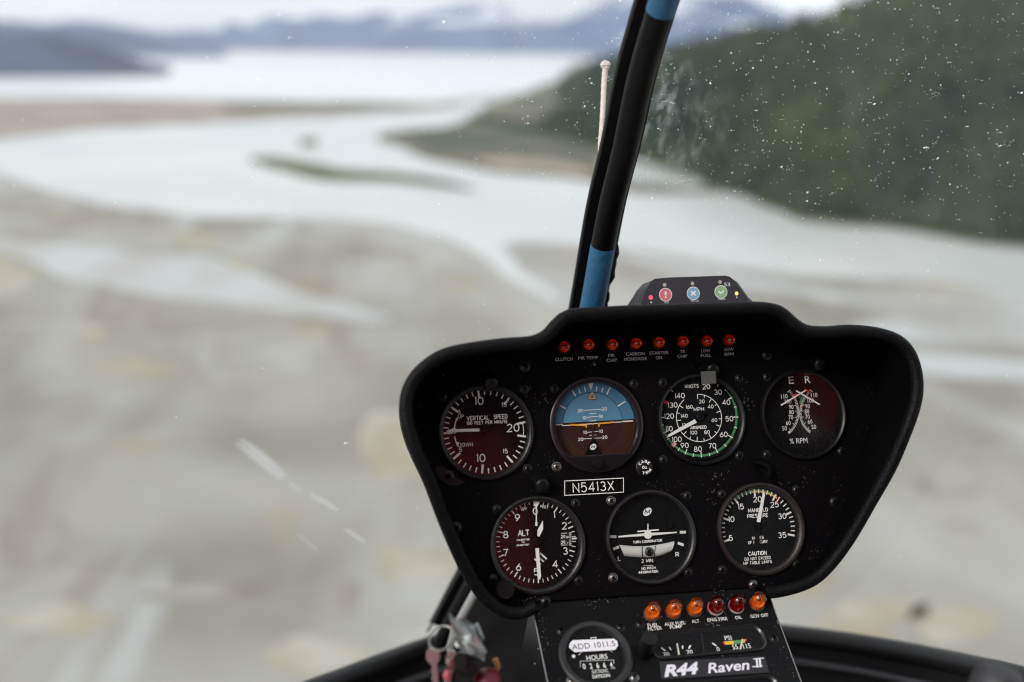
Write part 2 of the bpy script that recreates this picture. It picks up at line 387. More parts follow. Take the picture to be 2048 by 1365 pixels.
def ring_bezel(parent, ro, ri, m=BEZEL, hz=.0035, depth=.006, n=72, c=(0, 0)):
    b = MB(); b.lathe([(ro, -.0005), (ro, hz*.6), (ro-.0008, hz), (ro-.0022, hz+.0004), (ri+.0022, hz*.55), (ri+.0006, hz*.3), (ri, -.0002), (ri-.0004, -depth)], m, n, c=c)
    return b.build('bezel', parent, True)
def cover(parent, r_, z=.0004, c=(0, 0), m=None):
    b = MB(); b.lathe([(r_, z), (r_*.66, z+.0001), (r_*.33, z+.00015), (1e-6, z+.0002)], m or GLASS, 48, c=c); return b.build('glass', parent, True)
def dialmesh(a, c, r_, m): a.disc(c, r_, m, z=a.z, n=64)
def post_light(parent, c, r_=.0068, ln=.013, top=.008):
    """hooded post light: a stubby rounded black cap standing out of the panel over the gauge"""
    b = MB()
    M = Matrix.Translation((c[0], c[1]+.002, 0)) @ Matrix.Rotation(R(28), 4, 'X')
    b.lathe([(r_, -.006), (r_, ln*.7), (r_*.93, ln*.88), (r_*.7, ln*.98), (1e-6, ln)], KNOB, 28, M=M)
    b.box((-r_*.8, -r_*1.1, ln*.25), (r_*.8, -r_*.8, ln*.75), KNOB, M)
    return b.build('post_light', parent, True)

# ================================================================== INSTRUMENT PANEL (pod with padded hood)
RIM_PX = [(1072,1214),(1040,1226),(1008,1222),(978,1202),(952,1172),(924,1122),(890,1044),(861,966),(836,911),(820,868),(812,826),(815,788),(830,756),(856,730),(888,711),(932,700),(1002,690),(1062,685),(1092,672),(1113,650),(1132,635),(1162,629),(1280,623),(1400,619),(1500,616),(1542,619),(1564,628),(1588,649),(1612,662),(1650,665),(1700,662),(1752,667),(1793,681),(1818,706),(1831,742),(1834,780),(1827,818),(1810,866),(1781,934),(1742,1003),(1702,1072),(1667,1121),(1633,1155),(1596,1173),(1550,1184),(1528,1184)]
def rim_h(v):
    t = max(0, min(1, (v+.115)/.16)); t = t*t*(3-2*t); return .011 + .047*t + max(0, v)*.06
rim = []
for px, py in RIM_PX:
    h = .04
    for _ in range(6): q = PANEL.uv(px, py, h); h = rim_h(q.y)
    rim.append((q.x, q.y, h))
rimc = spline(rim, 7)
panel = thing('instrument_panel', 'black instrument panel pod with padded hood and two rows of round gauges', 'instrument panel', PANEL.mat())
# padded bead
b = MB(); b.tube(rimc, .0052, LEATHER, 14, up=(0, 0, 1)); b.build('padded_rim', panel, True)
# hood walls: inner lining to the face, outer skin running back
cen = Vector((.01, 0, 0))
def off(p, d):
    v = Vector((p[0], p[1], 0))-cen; v.normalize(); return (p[0]+v.x*d, p[1]+v.y*d)
b = MB(); n = len(rimc); vs_ = []
for p in rimc:
    i_ = off(p, -.0035); vs_.append((i_[0], i_[1], p[2]+.001)); vs_.append((i_[0], i_[1], p[2]*.5)); vs_.append((i_[0], i_[1], .0002))
b.add(vs_, [[i*3+j, i*3+3+j, i*3+4+j, i*3+1+j] for i in range(n-1) for j in (0, 1)], LINING); b.build('hood_lining', panel, True)
b = MB(); vs_ = []
for p in rimc:
    o1 = off(p, .0040); o2 = off(p, .001); o3 = off(p, -.03)
    vs_ += [(o1[0], o1[1], p[2]-.001), (o2[0], o2[1], -.02), (o3[0], o3[1], -.09)]
b.add(vs_, [[i*3+j+1, i*3+4+j, i*3+3+j, i*3+j] for i in range(n-1) for j in (0, 1)]+[[i*3+2 for i in range(n)]], LEATHER); b.build('hood_shell', panel, True)
# face plate
a = Art(0); fp = [off(p, -.0034) for p in rimc]
GC = [((972,864),.0372),((1192,849),.0395),((1402,839),.0372),((1606,829),.0376),((1075,1090),.0372),((1301,1074),.0372),((1521,1058),.0365)]
hl = []
for (px, py), r_ in GC:
    q = PANEL.uv(px, py); hl.append([(q.x+r_*math.cos(2*math.pi*i/64), q.y+r_*math.sin(2*math.pi*i/64)) for i in range(64)])
holed_plate('face_plate', fp, hl, PAINT, panel, -.0012)
b = MB()
for (px, py), r_ in GC:
    q = PANEL.uv(px, py)
    b.lathe([(r_+.0004, -.0011), (r_+.0004, -.05), (1e-6, -.05)], PAINT, 48, c=(q.x, q.y))
b.build('gauge_cans', panel)
def PZ(Z, x, y, h=0): return PANEL.uv(Z[0]+x/Z[2], Z[1]+y/Z[2], h)
KP = .84/FPX
for px, py, kd in ((1050,734,'big'),(1533,710,'big'),(913,1055,'big'),(1668,1004,'big'),(1091,1204,'big'),(1506,1170,'steel')):
    q = PANEL.uv(px, py); screw(panel, q.x, q.y, 0, kd)
# silk-screened warning light captions
caps = Art(.0001)
for tx, x, y, wd, h in (('CLUTCH',124,797,162,28),('MR TEMP',340,784,182,28),('MR',548,762,60,28),('CHIP',549,806,95,28),('CARBON',760,749,172,28),('MONOXIDE',760,793,210,28),
                        ('STARTER',970,740,180,28),('ON',970,783,58,28),('TR',1180,728,48,28),('CHIP',1178,770,93,28),('LOW',1386,721,86,28),('FUEL',1388,763,98,28),('LOW',1594,709,86,28),('RPM',1595,752,86,28)):
    q = PZ(Z6, x, y); caps.ftext(tx, q.x, q.y, h/4.452*KP, DIMWHITE, wd/4.452*KP)
caps.build('captions', panel)

# ------------------------------------------------------------------ warning lights
def lens_mat(name, c):
    m = clear_mat(name, 1.6, .03, c); return m
AMB_D = lens_mat('dark amber lens', (1, .23, .035)); AMB = lens_mat('amber lens', (1, .42, .07)); REDL = lens_mat('ruby lens', (.50, .02, .05))
BULB = mat('bulb metal', (.9, .8, .6), .15, metal=1)
AMBIN = mat('amber lens insert', (1, .88, .7), .25, spec=1.0, bump=.6, bscale=900); REDIN = mat('ruby lens insert', (.75, .5, .5), .35, spec=.8); AMBDIN = mat('dark amber insert', (.85, .65, .45), .2, metal=.3, spec=1.0)
COLLAR = mat('dull collar metal', (.16, .13, .13), .4, metal=.8, bump=.2)
COLLAR_P = mat('pale collar metal', (.5, .36, .38), .4, metal=.4, bump=.2)
def warning_light(M, r_, hgt, lens, insert, collar, label, group, ribs=True):
    t = thing('warning_light', label, 'warning light', M, group)
    b = MB(); b.lathe([(r_*1.14, 0), (r_*1.14, .0008), (r_*1.06, .0014), (r_*.98, .0014), (r_*.98, .0003)], collar, 32); b.build('collar', t, True)
    b = MB(); pr = [(r_, .0004), (r_, hgt-r_)] + [(r_*math.cos(R(q)), hgt-r_+r_*math.sin(R(q))) for q in range(12, 90, 12)] + [(1e-6, hgt)]
    b.lathe(pr, lens, 32)
    b.build('lens', t, True)
    b = MB()
    b.lathe([(r_*.9, .0003), (r_*.88, hgt*.28), (r_*.6, hgt*.2), (1e-6, hgt*.1)], insert, 24)
    if ribs:
        for i in range(22):
            an = 2*math.pi*i/22; b.tube([(r_*.9*math.cos(an), r_*.9*math.sin(an), .0006), (r_*.9*math.cos(an), r_*.9*math.sin(an), hgt*.34)], r_*.07, insert, 5)
    b.build('reflector', t, True)
    b = MB(); b.lathe([(r_*.3, hgt*.15), (r_*.32, hgt*.4), (r_*.28, hgt*.6), (r_*.14, hgt*.7), (1e-6, hgt*.72)], BULB, 16); b.build('bulb', t, True)
    return t
up_words = ['CLUTCH', 'MR TEMP', 'MR CHIP', 'CARBON MONOXIDE', 'STARTER ON', 'TR CHIP', 'LOW FUEL', 'LOW RPM']
for (x, y), wd in zip(((137,682),(354,662),(567,662),(779,652),(985,642),(1197,633),(1412,630),(1612,620)), up_words):
    q = PZ(Z6, x, y, .006)
    warning_light(PANEL.mat(q.x, q.y, 0), .0053, .0105, AMB_D, AMBDIN, mat('black collar', (.01, .008, .008), .4), 'dark amber warning light over the caption %s on the upper panel' % wd, 'amber warning lights in the row under the hood', ribs=False)

# ------------------------------------------------------------------ gauges
GG = 'round flight instruments set in the black panel'
def gauge(name, label, cpx, Z, h, group=GG):
    lo = Loc(PANEL, cpx, Z, h); t = thing(name, label, 'gauge', lo.M, group); return lo, t

# ---- vertical speed
lo, t = gauge('vertical_speed_gauge', 'vertical speed gauge with white needle pointing to zero, at the end of the upper row', (972, 864), Z1, -.004)
k = lo.k; ring_bezel(t, .0400, .0352, BEZELW); a = Art(-.004); c = lo(683, 945); dialmesh(a, c, .0372, DIAL)
def vang(v):
    T = [(0, -90), (5, -52), (10, -7), (15, 39), (20, 80)]
    for (v0, a0), (v1, a1) in zip(T, T[1:]):
        if v <= v1: return a0+(a1-a0)*(v-v0)/(v1-v0)
for v in range(0, 21):
    for sg in (1, -1):
        if v == 0 and sg < 0: continue
        an = vang(v); an = an if sg > 0 else 180-an
        big = v % 5 == 0
        a.tick(c, an, (238 if big else 265)*k, 302*k, (15 if big else 9)*k, WHITE)
a.arc(c, 81, 99, 282*k, 6*k, WHITE)
for tx, x, y, h in (('10',640,727,60),('15',820,753,34),('20',884,920,60),('15',829,1088,34),('10',653,1137,60),('5',497,808,32),('5',507,1077,32),('UP',510,839,26),('DOWN',543,1041,28)):
    q = lo(x, y); a.text(tx, q[0], q[1], h*k, WHITE, h*k*.13)
q = lo(698, 846); a.text('VERTICAL', *lo(632, 850), 34*k, WHITE, 5.5*k, width=166*k); a.text('SPEED', *lo(795, 839), 34*k, WHITE, 5.5*k, width=104*k)
a.text('100 FEET PER MINUTE', *lo(698, 881), 25*k, WHITE, 4.6*k, width=300*k, gap=1.9)
a.arc(lo(700, 945), -84, -66, 240*k, 8*k, WHITE); a.arc(lo(700, 945), -96, -114, 240*k, 8*k, WHITE)
a.stroke([lo(460+18*math.cos(R(q)), 940+18*math.sin(R(q))) for q in range(0, 361, 30)], 6*k, WHITE)
for P3 in (((482,842),(468,868),(490,866)), ((486,1046),(474,1024),(494,1022))): a.poly([lo(*p) for p in P3][::-1] if False else [lo(*p) for p in P3], WHITE, -.00385)
a.build('dial', t)
needle(t, [lo(643, 946, -.002), lo(643, 924, -.002), lo(430, 931, -.002), lo(402, 943, -.002), lo(430, 951, -.002)][::-1], -.0025)
needle(t, [lo(760, 950, -.002), lo(760, 940, -.002), lo(643, 930, -.002), lo(643, 942, -.002)][::-1], -.0027, DIAL, name='counterweight')
hub(t, lo(688, 940), .0028, -.0025, DIAL); cover(t, .0356)
b = MB(); q = lo(425, 1262, 0)
b.prism([lo(*p, 0) for p in ((330,1190),(322,1235),(350,1290),(420,1332),(480,1335),(540,1312),(470,1270),(390,1200))][::-1], BEZEL, -.001, .0022); b.build('mounting_ear', t)
screw(t, q[0], q[1], .002); post_light(t, lo(712, 585, 0), .0066)
for px, py in ((1049,779),(1055,938),(885,795)): q = PANEL.uv(px, py)-lo.o; screw(t, q.x, q.y)

# ---- attitude
lo, t = gauge('attitude_gauge', 'attitude gauge with blue sky over brown ground and an orange aircraft symbol', (1192, 849), Z1, -.004)
k = lo.k; b = MB()
# bezel with a flat chin across the bottom
ro = .0402; NB = 96; ri = .0352; chin = lo(1477, 1112, 0)[1]
outp = []; inp = []
for i in range(NB):
    an = 2*math.pi*i/NB; outp.append((ro*math.cos(an), ro*math.sin(an)))
    x, y = ri*math.cos(an), ri*math.sin(an)
    if y < chin: x = x*(chin/y) if abs(x*(chin/y)) < math.sqrt(ri*ri-chin*chin) else x; y = chin; x = max(-math.sqrt(ri*ri-chin*chin), min(math.sqrt(ri*ri-chin*chin), x))
    inp.append((x, y))
rings = [[(p[0], p[1], -.0005) for p in outp], [(p[0], p[1], .0035) for p in outp], [(p[0]*.975, p[1]*.975, .0042) for p in outp],
         [(p[0]*1.03, p[1]*1.03 if p[1] > chin+.001 else p[1]-.0012, .0040) for p in inp], [(p[0], p[1], .0020) for p in inp], [(p[0]*.99, p[1]*.99, -.010) for p in inp]]
vs_ = [p for rg in rings for p in rg]
b.add(vs_, [[j*NB+i, j*NB+(i+1) % NB, (j+1)*NB+(i+1) % NB, (j+1)*NB+i] for j in range(5) for i in range(NB)], RIMPINK)
b.build('bezel', t, True)
b = MB(); P = []
for i in range(25):
    an = R(200+140*i/24); P.append((.0392*math.cos(an), .0392*math.sin(an)))
P = [p for p in P if p[1] < chin-.0014]; b.prism(P, BEZEL, .0041, .0052); b.build('chin_plate', t)
c = lo(1458, 885); a = Art(-.004); hz_l, hz_r = lo(1100, 894), lo(1820, 852)
def half(cen_, r_, up_, z, m, slope=None, n=64, rin=0):
    pts = [(cen_[0]+r_*math.cos(2*math.pi*i/n), cen_[1]+r_*math.sin(2*math.pi*i/n)) for i in range(n)]
    s0 = (hz_r[1]-hz_l[1])/(hz_r[0]-hz_l[0]); f = lambda x: hz_l[1]+s0*(x-hz_l[0])
    o_ = []
    for i in range(n):
        p, q_ = pts[i], pts[(i+1) % n]; ip = (p[1] >= f(p[0])) == up_; iq = (q_[1] >= f(q_[0])) == up_
        if ip: o_.append(p)
        if ip != iq:
            dp = p[1]-f(p[0]); dq = q_[1]-f(q_[0]); tt = dp/(dp-dq); o_.append((p[0]+(q_[0]-p[0])*tt, p[1]+(q_[1]-p[1])*tt))
    return o_
a.poly(half(c, .0385, True, 0, 0), SKYBLUE, -.004); a.poly(half(c, .0385, False, 0, 0), EARTH, -.004)
for an in (-90+0, -60, -30, -20, -10, 10, 20, 30, 60, 90):
    big = abs(an) in (30, 60, 90); 
    a.tick(c, an, (218 if abs(an) > 50 else 232)*k, (300 if abs(an) == 90 else 290 if big else 268)*k, (9 if big else 7)*k, WHITE)
a.arc(c, -24, -14, 262*k, 3*k, SKYBLUE2); 
a.poly([lo(1421, 596), lo(1463, 594), lo(1443, 650)], WHITE, -.00385)
a.build('bank_ring', t)
a = Art(-.0038); rb = 219*k
a.disc(c, rb*1.02, mat('gap shadow line', (.01, .02, .03), .7), z=-.00392, n=64)
a.poly(half(c, rb, True, 0, 0), SKYBLUE2, -.0038); a.poly(half(c, rb, False, 0, 0), EARTH2, -.0038)
a.stroke([lo(1236, 905), lo(1672, 877)], 6*k, WHITE)
for yy, wx in ((791, 66), (842, 40), (950, 42), (996, 70)):
    yl = yy+ (3 if wx < 50 else 4); a.stroke([lo(1456-wx, yl), lo(1456+wx, yl-8)], 4.5*k, WHITE)
for yy in (818, 870, 974): a.stroke([lo(1432, yy+1), lo(1482, yy-2)], 4.5*k, WHITE)
for tx, x, y in (('20',1365,797),('20',1540,785),('10',1398,848),('10',1515,838),('10',1402,953),('10',1517,945),('20',1370,1003),('20',1543,988)):
    a.text(tx, *lo(x, y), 24*k, WHITE, 4*k)
a.build('horizon_ball', t)
b = Art(-.0022)
for pl in ([(1295,898),(1411,904),(1411,918)], [(1501,912),(1501,890),(1612,879)]): b.stroke([lo(*p, -.0022) for p in pl], 11*k, ORANGE)
b.stroke([lo(*p, -.0022) for p in ((1453,662),(1434,711),(1474,709),(1453,662))], 7*k, ORANGE)
b.disc(lo(1457, 893, -.0022), 6*k, ORANGE); b.build('aircraft_symbol', t)
b = MB(); b.prism([lo(*p, -.002) for p in ((1453,900),(1463,900),(1466,1012),(1452,1012))][::-1], EARTH, -.0026, -.0020)
b.prism([lo(*p, -.002) for p in ((1455,1003),(1466,1003),(1492,1050),(1524,1118),(1400,1118),(1432,1050))][::-1], DIAL, -.0028, -.0018); b.build('symbol_pedestal', t)
def emblem(parent, ce, rx, ry, rot, z):
    q = Art(z); q.disc(ce, rx, WHITE, z=z, ry=ry, rot=rot)
    q.text('M', ce[0], ce[1], ry*1.25, DIAL, ry*.26, width=rx*1.1, shear=.25); o = q.build('emblem', parent); return o
emblem(t, lo(1460, 1057, -.0016), 26*k, 20*k, R(35), -.0016)
b = MB(); b.lathe([(.0044, .004), (.0042, .010), (.0034, .0112), (1e-6, .0113)], KNOB, 28, c=lo(1490, 1180, .006)); b.build('adjuster_knob', t, True)
cover(t, .0352)
for px, py, kd in ((1109,778,'dark'),(1267,768,'dark'),(1113,934,'steel')): q = PANEL.uv(px, py)-lo.o; screw(t, q.x, q.y, 0, kd)

# ---- cage knob beside it
lk = Loc(PANEL, (1283, 935), Z1, .009)
tk = thing('cage_knob', 'small round black knob with white PULL TO CAGE lettering beside the attitude gauge', 'knob', lk.M)
b = MB(); b.lathe([(.0046, -.001), (.0046, .003), (.0072, .004), (.0074, .0085), (.0068, .009), (1e-6, .009)], KNOB, 36); b.build('cap', tk, True)
a = Art(.0091); kk = lk.k
def around(a, txt, cen_, r_, a0, step, h, wd, m):
    for i, ch in enumerate(txt):
        an = a0+step*i; a.text(ch, cen_[0]+r_*math.sin(R(an)), cen_[1]+r_*math.cos(R(an)), h, m, wd, rot=-R(an))
around(a, 'PULL', (0, 0), 42*kk, 120, 27, 21*kk, 5*kk, WHITE); a.text('TO', 0, 0, 21*kk, WHITE, 5*kk, rot=math.pi); around(a, 'CAGE', (0, 0), 42*kk, -52, 34, 21*kk, 5*kk, WHITE)
a.build('lettering', tk)

# ---- airspeed
lo, t = gauge('airspeed_gauge', 'airspeed gauge with green arc, two number rings and needle near 100', (1402, 839), Z2, -.004)
k = lo.k; ring_bezel(t, .0394, .0358); c = lo(412, 1022); a = Art(-.004); dialmesh(a, c, .0375, DIALGREY)
A_ = {20: 10, 30: 37, 40: 65, 50: 94.5, 60: 125.5, 70: 156, 80: 181, 90: 205, 100: 227, 110: 248, 120: 270, 130: 294, 140: 315, 150: 330}
a.arc(c, 22, 290, 279*k, 16*k, GREEN); ks = sorted(A_)
a.tick(c, 294, 236*k, 290*k, 20*k, RED)
a.base = .0001; a.tick(c, 226, 258*k, 292*k, 24*k, WHITE); a.base = .0002
for q_ in (-3.4, 0, 3.4): a.tick(c, 226+q_*.8, 258*k, 292*k, 5*k, RED)
for v0, v1 in zip(ks, ks[1:]):
    for q_ in (v0, (v0+v1)/2):
        an = A_[v0] + (A_[v1]-A_[v0])*(q_-v0)/(v1-v0)
        if q_ in (100, 130) or an < 20: continue
        a.tick(c, an, (252 if q_ == v0 else 268)*k, 291*k, 7*k, WHITE)
c2 = lo(413, 1037); a.arc(c2, 0, 323, 166*k, 5*k, WHITE)
for i in range(17):
    an = 0+i*19; a.tick(c2, an, (134 if i % 2 == 0 else 146)*k, 166*k, 5.5*k, WHITE)
for tx, x, y in (('20',463,818),('30',545,857),('40',603,928),('50',625,1043),('60',585,1153),('70',505,1232),('80',404,1255),('90',312,1230),('100',257,1187),('110',203,1113),('120',203,1025),('130',228,947),('140',278,882)):
    a.text(tx, *lo(x, y), 38*k, WHITE, 5*k, gap=1.3)
for tx, x, y in (('20',432,922),('40',494,958),('60',520,1052),('80',468,1137),('100',375,1140),('120',318,1088),('140',309,1023),('160',344,960)):
    a.text(tx, *lo(x, y), 27*k, WHITE, 4*k, gap=1.3)
a.text('MPH', *lo(411, 976), 29*k, WHITE, 4.5*k); a.text('KNOTS', *lo(362, 815), 27*k, WHITE, 4*k, width=102*k); a.text('AIRSPEED', *lo(408, 1104), 23*k, WHITE, 4.5*k, width=122*k)
a.build('dial', t)
needle(t, [lo(*p, -.002) for p in ((384,1046),(398,1070),(212,1166),(182,1178),(200,1152))], -.0026)
needle(t, [lo(*p, -.002) for p in ((384,1046),(398,1070),(470,1010),(462,996))][::-1], -.0029, DIAL, name='counterweight')
hub(t, lo(418, 1030), .0032, -.0026); cover(t, .0362)
q = lo(487, 690, 0); pl = post_light(t, q, .0066, .012)
b = MB(); q1 = lo(430, 712, .012); q2 = lo(535, 795, .012)
b.box((q1[0], q2[1], .0100), (q2[0], q1[1], .0118), GREYP); b.build('grey_tab', t)
for px, py in ((1325,766),(1478,757),(1326,920),(1478,912)): q = PANEL.uv(px, py)-lo.o; screw(t, q.x, q.y)

# ---- dual rpm
lo, t = gauge('rotor_engine_gauge', 'dual percent RPM gauge marked E and R with two crossing white needles', (1606, 829), Z2, -.006)
k = lo.k; ring_bezel(t, .0396, .0362); a = Art(-.006); c = lo(1135, 1005); dialmesh(a, c, .0385, DIAL)
a.ftext('E', *lo(1058, 773), 50*k, WHITE, 38*k); a.ftext('R', *lo(1173, 768), 52*k, WHITE, 42*k); a.ftext('% RPM', *lo(1110, 1197), 37*k, WHITE, 132*k)
for tx, x, y in (('110',1010,886),('100',1037,922),('90',1058,960),('80',1060,997),('70',1056,1033),('60',1038,1073),('50',1012,1110),('110',1219,877),('100',1195,916),('90',1173,955),('80',1168,992),('70',1172,1028),('60',1190,1063),('50',1216,1100)):
    a.ftext(tx, *lo(x, y), 30*k, WHITE, (34 if len(tx) == 2 else 48)*k)
la = [lo(*p) for p in ((1052,842),(1085,893),(1104,945),(1112,990),(1108,1040),(1090,1090),(1062,1130),(1040,1150))]
ra = [lo(*p) for p in ((1188,838),(1151,889),(1128,940),(1118,985),(1120,1035),(1138,1085),(1166,1122),(1190,1142))]
for arc_, sg in ((la, 1), (ra, -1)):
    sp = spline([(p[0], p[1], 0) for p in arc_], 5); a.stroke(sp[5:], 2.6*k, WHITE)
    for i in range(0, len(sp)-1):
        d = (sp[i+1]-sp[i]).normalized(); nn = Vector((-d.y, d.x, 0))*(-1 if sg > 0 else 1); nn = -nn if (nn.x > 0) == (sg > 0) else nn
        a.stroke([sp[i], sp[i]+nn*(27 if i % 5 == 0 else 15)*k], 3.4*k, WHITE)
a.stroke([lo(1066, 880), lo(1098, 872)], 12*k, RED); a.stroke([lo(1075, 905), lo(1105, 880)], 6*k, RED); a.stroke([lo(1154, 835), lo(1190, 858)], 12*k, RED); a.stroke([lo(1120, 958), lo(1142, 950)], 12*k, RED)
a.stroke([lo(1142, 878), lo(1128, 905), lo(1120, 938)], 12*k, GREEN); a.stroke([lo(1160, 842), lo(1128, 862), lo(1112, 900)], 5*k, GREEN)
a.build('dial', t)
needle(t, [lo(*p, -.003) for p in ((986,944),(990,952),(1162,848),(1158,841))], -.0036); needle(t, [lo(*p, -.003) for p in ((1258,940),(1254,947),(1090,851),(1094,843))][::-1], -.0030)
cover(t, .0366); post_light(t, lo(1232, 655, 0), .0060, .011)
for px, py in ((1533,755),(1533,910),(1682,903)): q = PANEL.uv(px, py)-lo.o; screw(t, q.x, q.y)

# ---- altimeter
lo, t = gauge('altimeter_gauge', 'altimeter marked ALT with numbers 0 to 9 and white hands pointing up and down', (1075, 1090), Z3, -.004)
k = lo.k; ring_bezel(t, .0402, .0352, BEZELW); a = Art(-.004); c = lo(828, 572); dialmesh(a, c, .0372, DIAL)
for i in range(50):
    big = i % 5 == 0; a.tick(c, i*7.2, (262 if big else 276)*k, 304*k, (9 if big else 6)*k, WHITE)
for tx, x, y in (('0',822,345),('1',963,372),('2',1038,455),('3',1045,642),('4',970,740),('5',828,797),('6',697,762),('7',600,655),('8',601,520),('9',688,394)):
    a.text(tx, *lo(x, y), 55*k, WHITE, 7*k)
a.text('100', *lo(735, 328), 22*k, WHITE, 3.5*k, rot=R(18)); a.text('FEET', *lo(890, 314), 20*k, WHITE, 3.5*k, rot=R(-12))
a.text('ALT', *lo(735, 508), 46*k, WHITE, 6.5*k, width=90*k, gap=.6); a.text('CALIBRATED', *lo(730, 558), 13*k, WHITE, 3*k, width=100*k); a.text('TO', *lo(730, 577), 13*k, WHITE, 3*k); a.text('20.000 FEET', *lo(730, 597), 13*k, WHITE, 3*k, width=98*k)
a.poly([lo(*p) for p in ((1005,600),(1085,600),(1085,500),(1005,500))], mat('window black', (.003, .003, .003), .5), -.00396)
a.text('29.8', *lo(1040, 535), 26*k, WHITE, 4.5*k, width=60*k); a.text('29.9', *lo(1040, 577), 26*k, WHITE, 4.5*k, width=60*k)
for i in range(13): a.stroke([lo(1072, 505+i*8), lo(1088 if i % 2 else 1094, 504+i*8)], 3*k, WHITE)
a.stroke([lo(1095, 550), lo(1130, 548)], 12*k, WHITE)
a.stroke([lo(1014, 512), lo(1058, 508)], 4*k, WHITE); a.stroke([lo(1014, 599), lo(1060, 597)], 4*k, WHITE)
for i in range(3):
    a.stroke([lo(815+i*20, 700-i*22), lo(862+i*22, 742-i*20)], 12*k, WHITE)
a.build('dial', t)
needle(t, [lo(*p, -.0025) for p in ((805,272),(858,272),(834,318),(834,424),(838,428),(838,456),(822,456),(822,428),(826,424),(826,318))][::-1], -.0034, name='thin_hand')
needle(t, [lo(*p, -.002) for p in ((838,488),(878,416),(880,478),(852,536),(838,530))][::-1], -.0026, name='short_hand')
needle(t, [lo(*p, -.0015) for p in ((822,622),(848,620),(864,832),(854,858),(838,832))], -.0018, name='long_hand')
hub(t, lo(830, 572), .0034, -.0018, DIAL); cover(t, .0356)
b = MB(); b.lathe([(.0078, -.001), (.0080, .007), (.0075, .0125), (.0066, .0135), (1e-6, .0132)], KNOB, 32, c=lo(590, 925, .004)); b.build('setting_knob', t, True)
post_light(t, lo(855, 128, 0), .0066, .013)
for px, py in ((994,1019),(1151,1007),(987,1158),(1156,1161)): q = PANEL.uv(px, py)-lo.o; screw(t, q.x, q.y)

# ---- turn coordinator
lo, t = gauge('turn_coordinator_gauge', 'turn coordinator gauge with white aircraft silhouette above a pale curved slip tube', (1301, 1074), Z3, -.005)
k = lo.k; ring_bezel(t, .0394, .0352, BEZELW, c=(0, 0)); a = Art(-.005); c = lo(1680, 535); dialmesh(a, c, .0378, DIALGREY)
a.disc(lo(1672, 528), 222*k, mat('inner dial charcoal', (.004, .0045, .0055), .6, spec=.1), n=64); a.base = .0001
def bar(a, x, y, ln, wd, ang, m=WHITE):
    d = Vector((math.cos(R(ang)), -math.sin(R(ang)))); a.stroke([lo(x-d.x*ln/2, y-d.y*ln/2), lo(x+d.x*ln/2, y+d.y*ln/2)], wd*k, m)
for x, y, an in ((1402,535,0),(1422,620,22),(1920,502,2),(1904,590,-20)): bar(a, x, y, 46, 20, an)
a.text('TURN COORDINATOR', *lo(1657, 570), 21*k, WHITE, 4.5*k, width=228*k); a.text('L', *lo(1447, 698), 36*k, WHITE, 7*k); a.text('R', *lo(1878, 668), 36*k, WHITE, 7*k)
a.text('2 MIN.', *lo(1657, 714), 27*k, WHITE, 4.5*k, width=96*k); a.text('NO PITCH', *lo(1664, 770), 21*k, WHITE, 4.8*k, width=110*k); a.text('INFORMATION', *lo(1664, 798), 21*k, WHITE, 4.8*k, width=150*k)
a.stroke([lo(1625, 752), lo(1700, 748)], 3*k, WHITE)
a.build('dial', t); emblem(t, lo(1655, 350), 38*k, 26*k, R(35), -.0046)
b = Art(-.003); L3 = lambda x, y: lo(x, y, -.003)
b.poly([L3(*p) for p in ((1440,542),(1640,530),(1660,528),(1660,508),(1440,530))], WHITE, -.003); b.poly([L3(*p) for p in ((1660,528),(1700,526),(1876,508),(1876,499),(1660,508))], WHITE, -.00302)
b.disc(L3(1660, 520), 31*k, WHITE, z=-.00297); b.stroke([L3(1660, 440), L3(1660, 500)], 9*k, WHITE); b.stroke([L3(1582, 497), L3(1742, 484)], 10*k, WHITE); b.build('aircraft_silhouette', t)
TUBE = mat('milky slip tube', (.62, .63, .6), .25, spec=.6, vary=.08, coat=.6)
b = MB(); top_ = spline([(*L3(*p), 0) for p in ((1448,597),(1540,606),(1655,606),(1770,590),(1860,570))], 5); bot_ = spline([(*L3(*p), 0) for p in ((1486,680),(1560,688),(1660,690),(1750,680),(1832,650))], 5)
n = len(top_); prof = [(0, -.0045), (.12, -.0028), (.35, -.0018), (.65, -.0018), (.88, -.0028), (1, -.0045)]
vs_ = []
for i in range(n):
    for f, z in prof: p = top_[i].lerp(bot_[i], f); vs_.append((p.x, p.y, z))
m_ = len(prof); b.add(vs_, [[i*m_+j, i*m_+j+1, (i+1)*m_+j+1, (i+1)*m_+j] for i in range(n-1) for j in range(m_-1)] + [[j for j in range(m_)][::-1], [(n-1)*m_+j for j in range(m_)]], TUBE); b.build('slip_tube', t, True)
b = Art(-.0016); b.stroke([L3(1613, 604), L3(1616, 690)], 7*k, DIAL); b.stroke([L3(1712, 600), L3(1703, 684)], 5*k, DIAL); b.build('tube_marks', t)
b = MB(); q = lo(1672, 648, -.001); b.lathe([(34*k, -.003), (33*k, -.0012), (26*k, -.0004), (14*k, .0001), (1e-6, .0002)], mat('slip ball black', (.006, .006, .006), .12, spec=.8), 28, c=q); b.build('slip_ball', t, True)
b = MB(); q = lo(1828, 452, -.003); b.box((q[0]-.0024, q[1]-.0022, -.005), (q[0]+.0024, q[1]+.0022, -.0036), KNOB); b.build('flag_block', t)
cover(t, .0356, z=.0008)
for px, py, kd in ((1222,1002,'steel'),(1374,992,'dark'),(1226,1156,'steel'),(1376,1145,'dark')): q = PANEL.uv(px, py)-lo.o; screw(t, q.x, q.y, 0, kd)

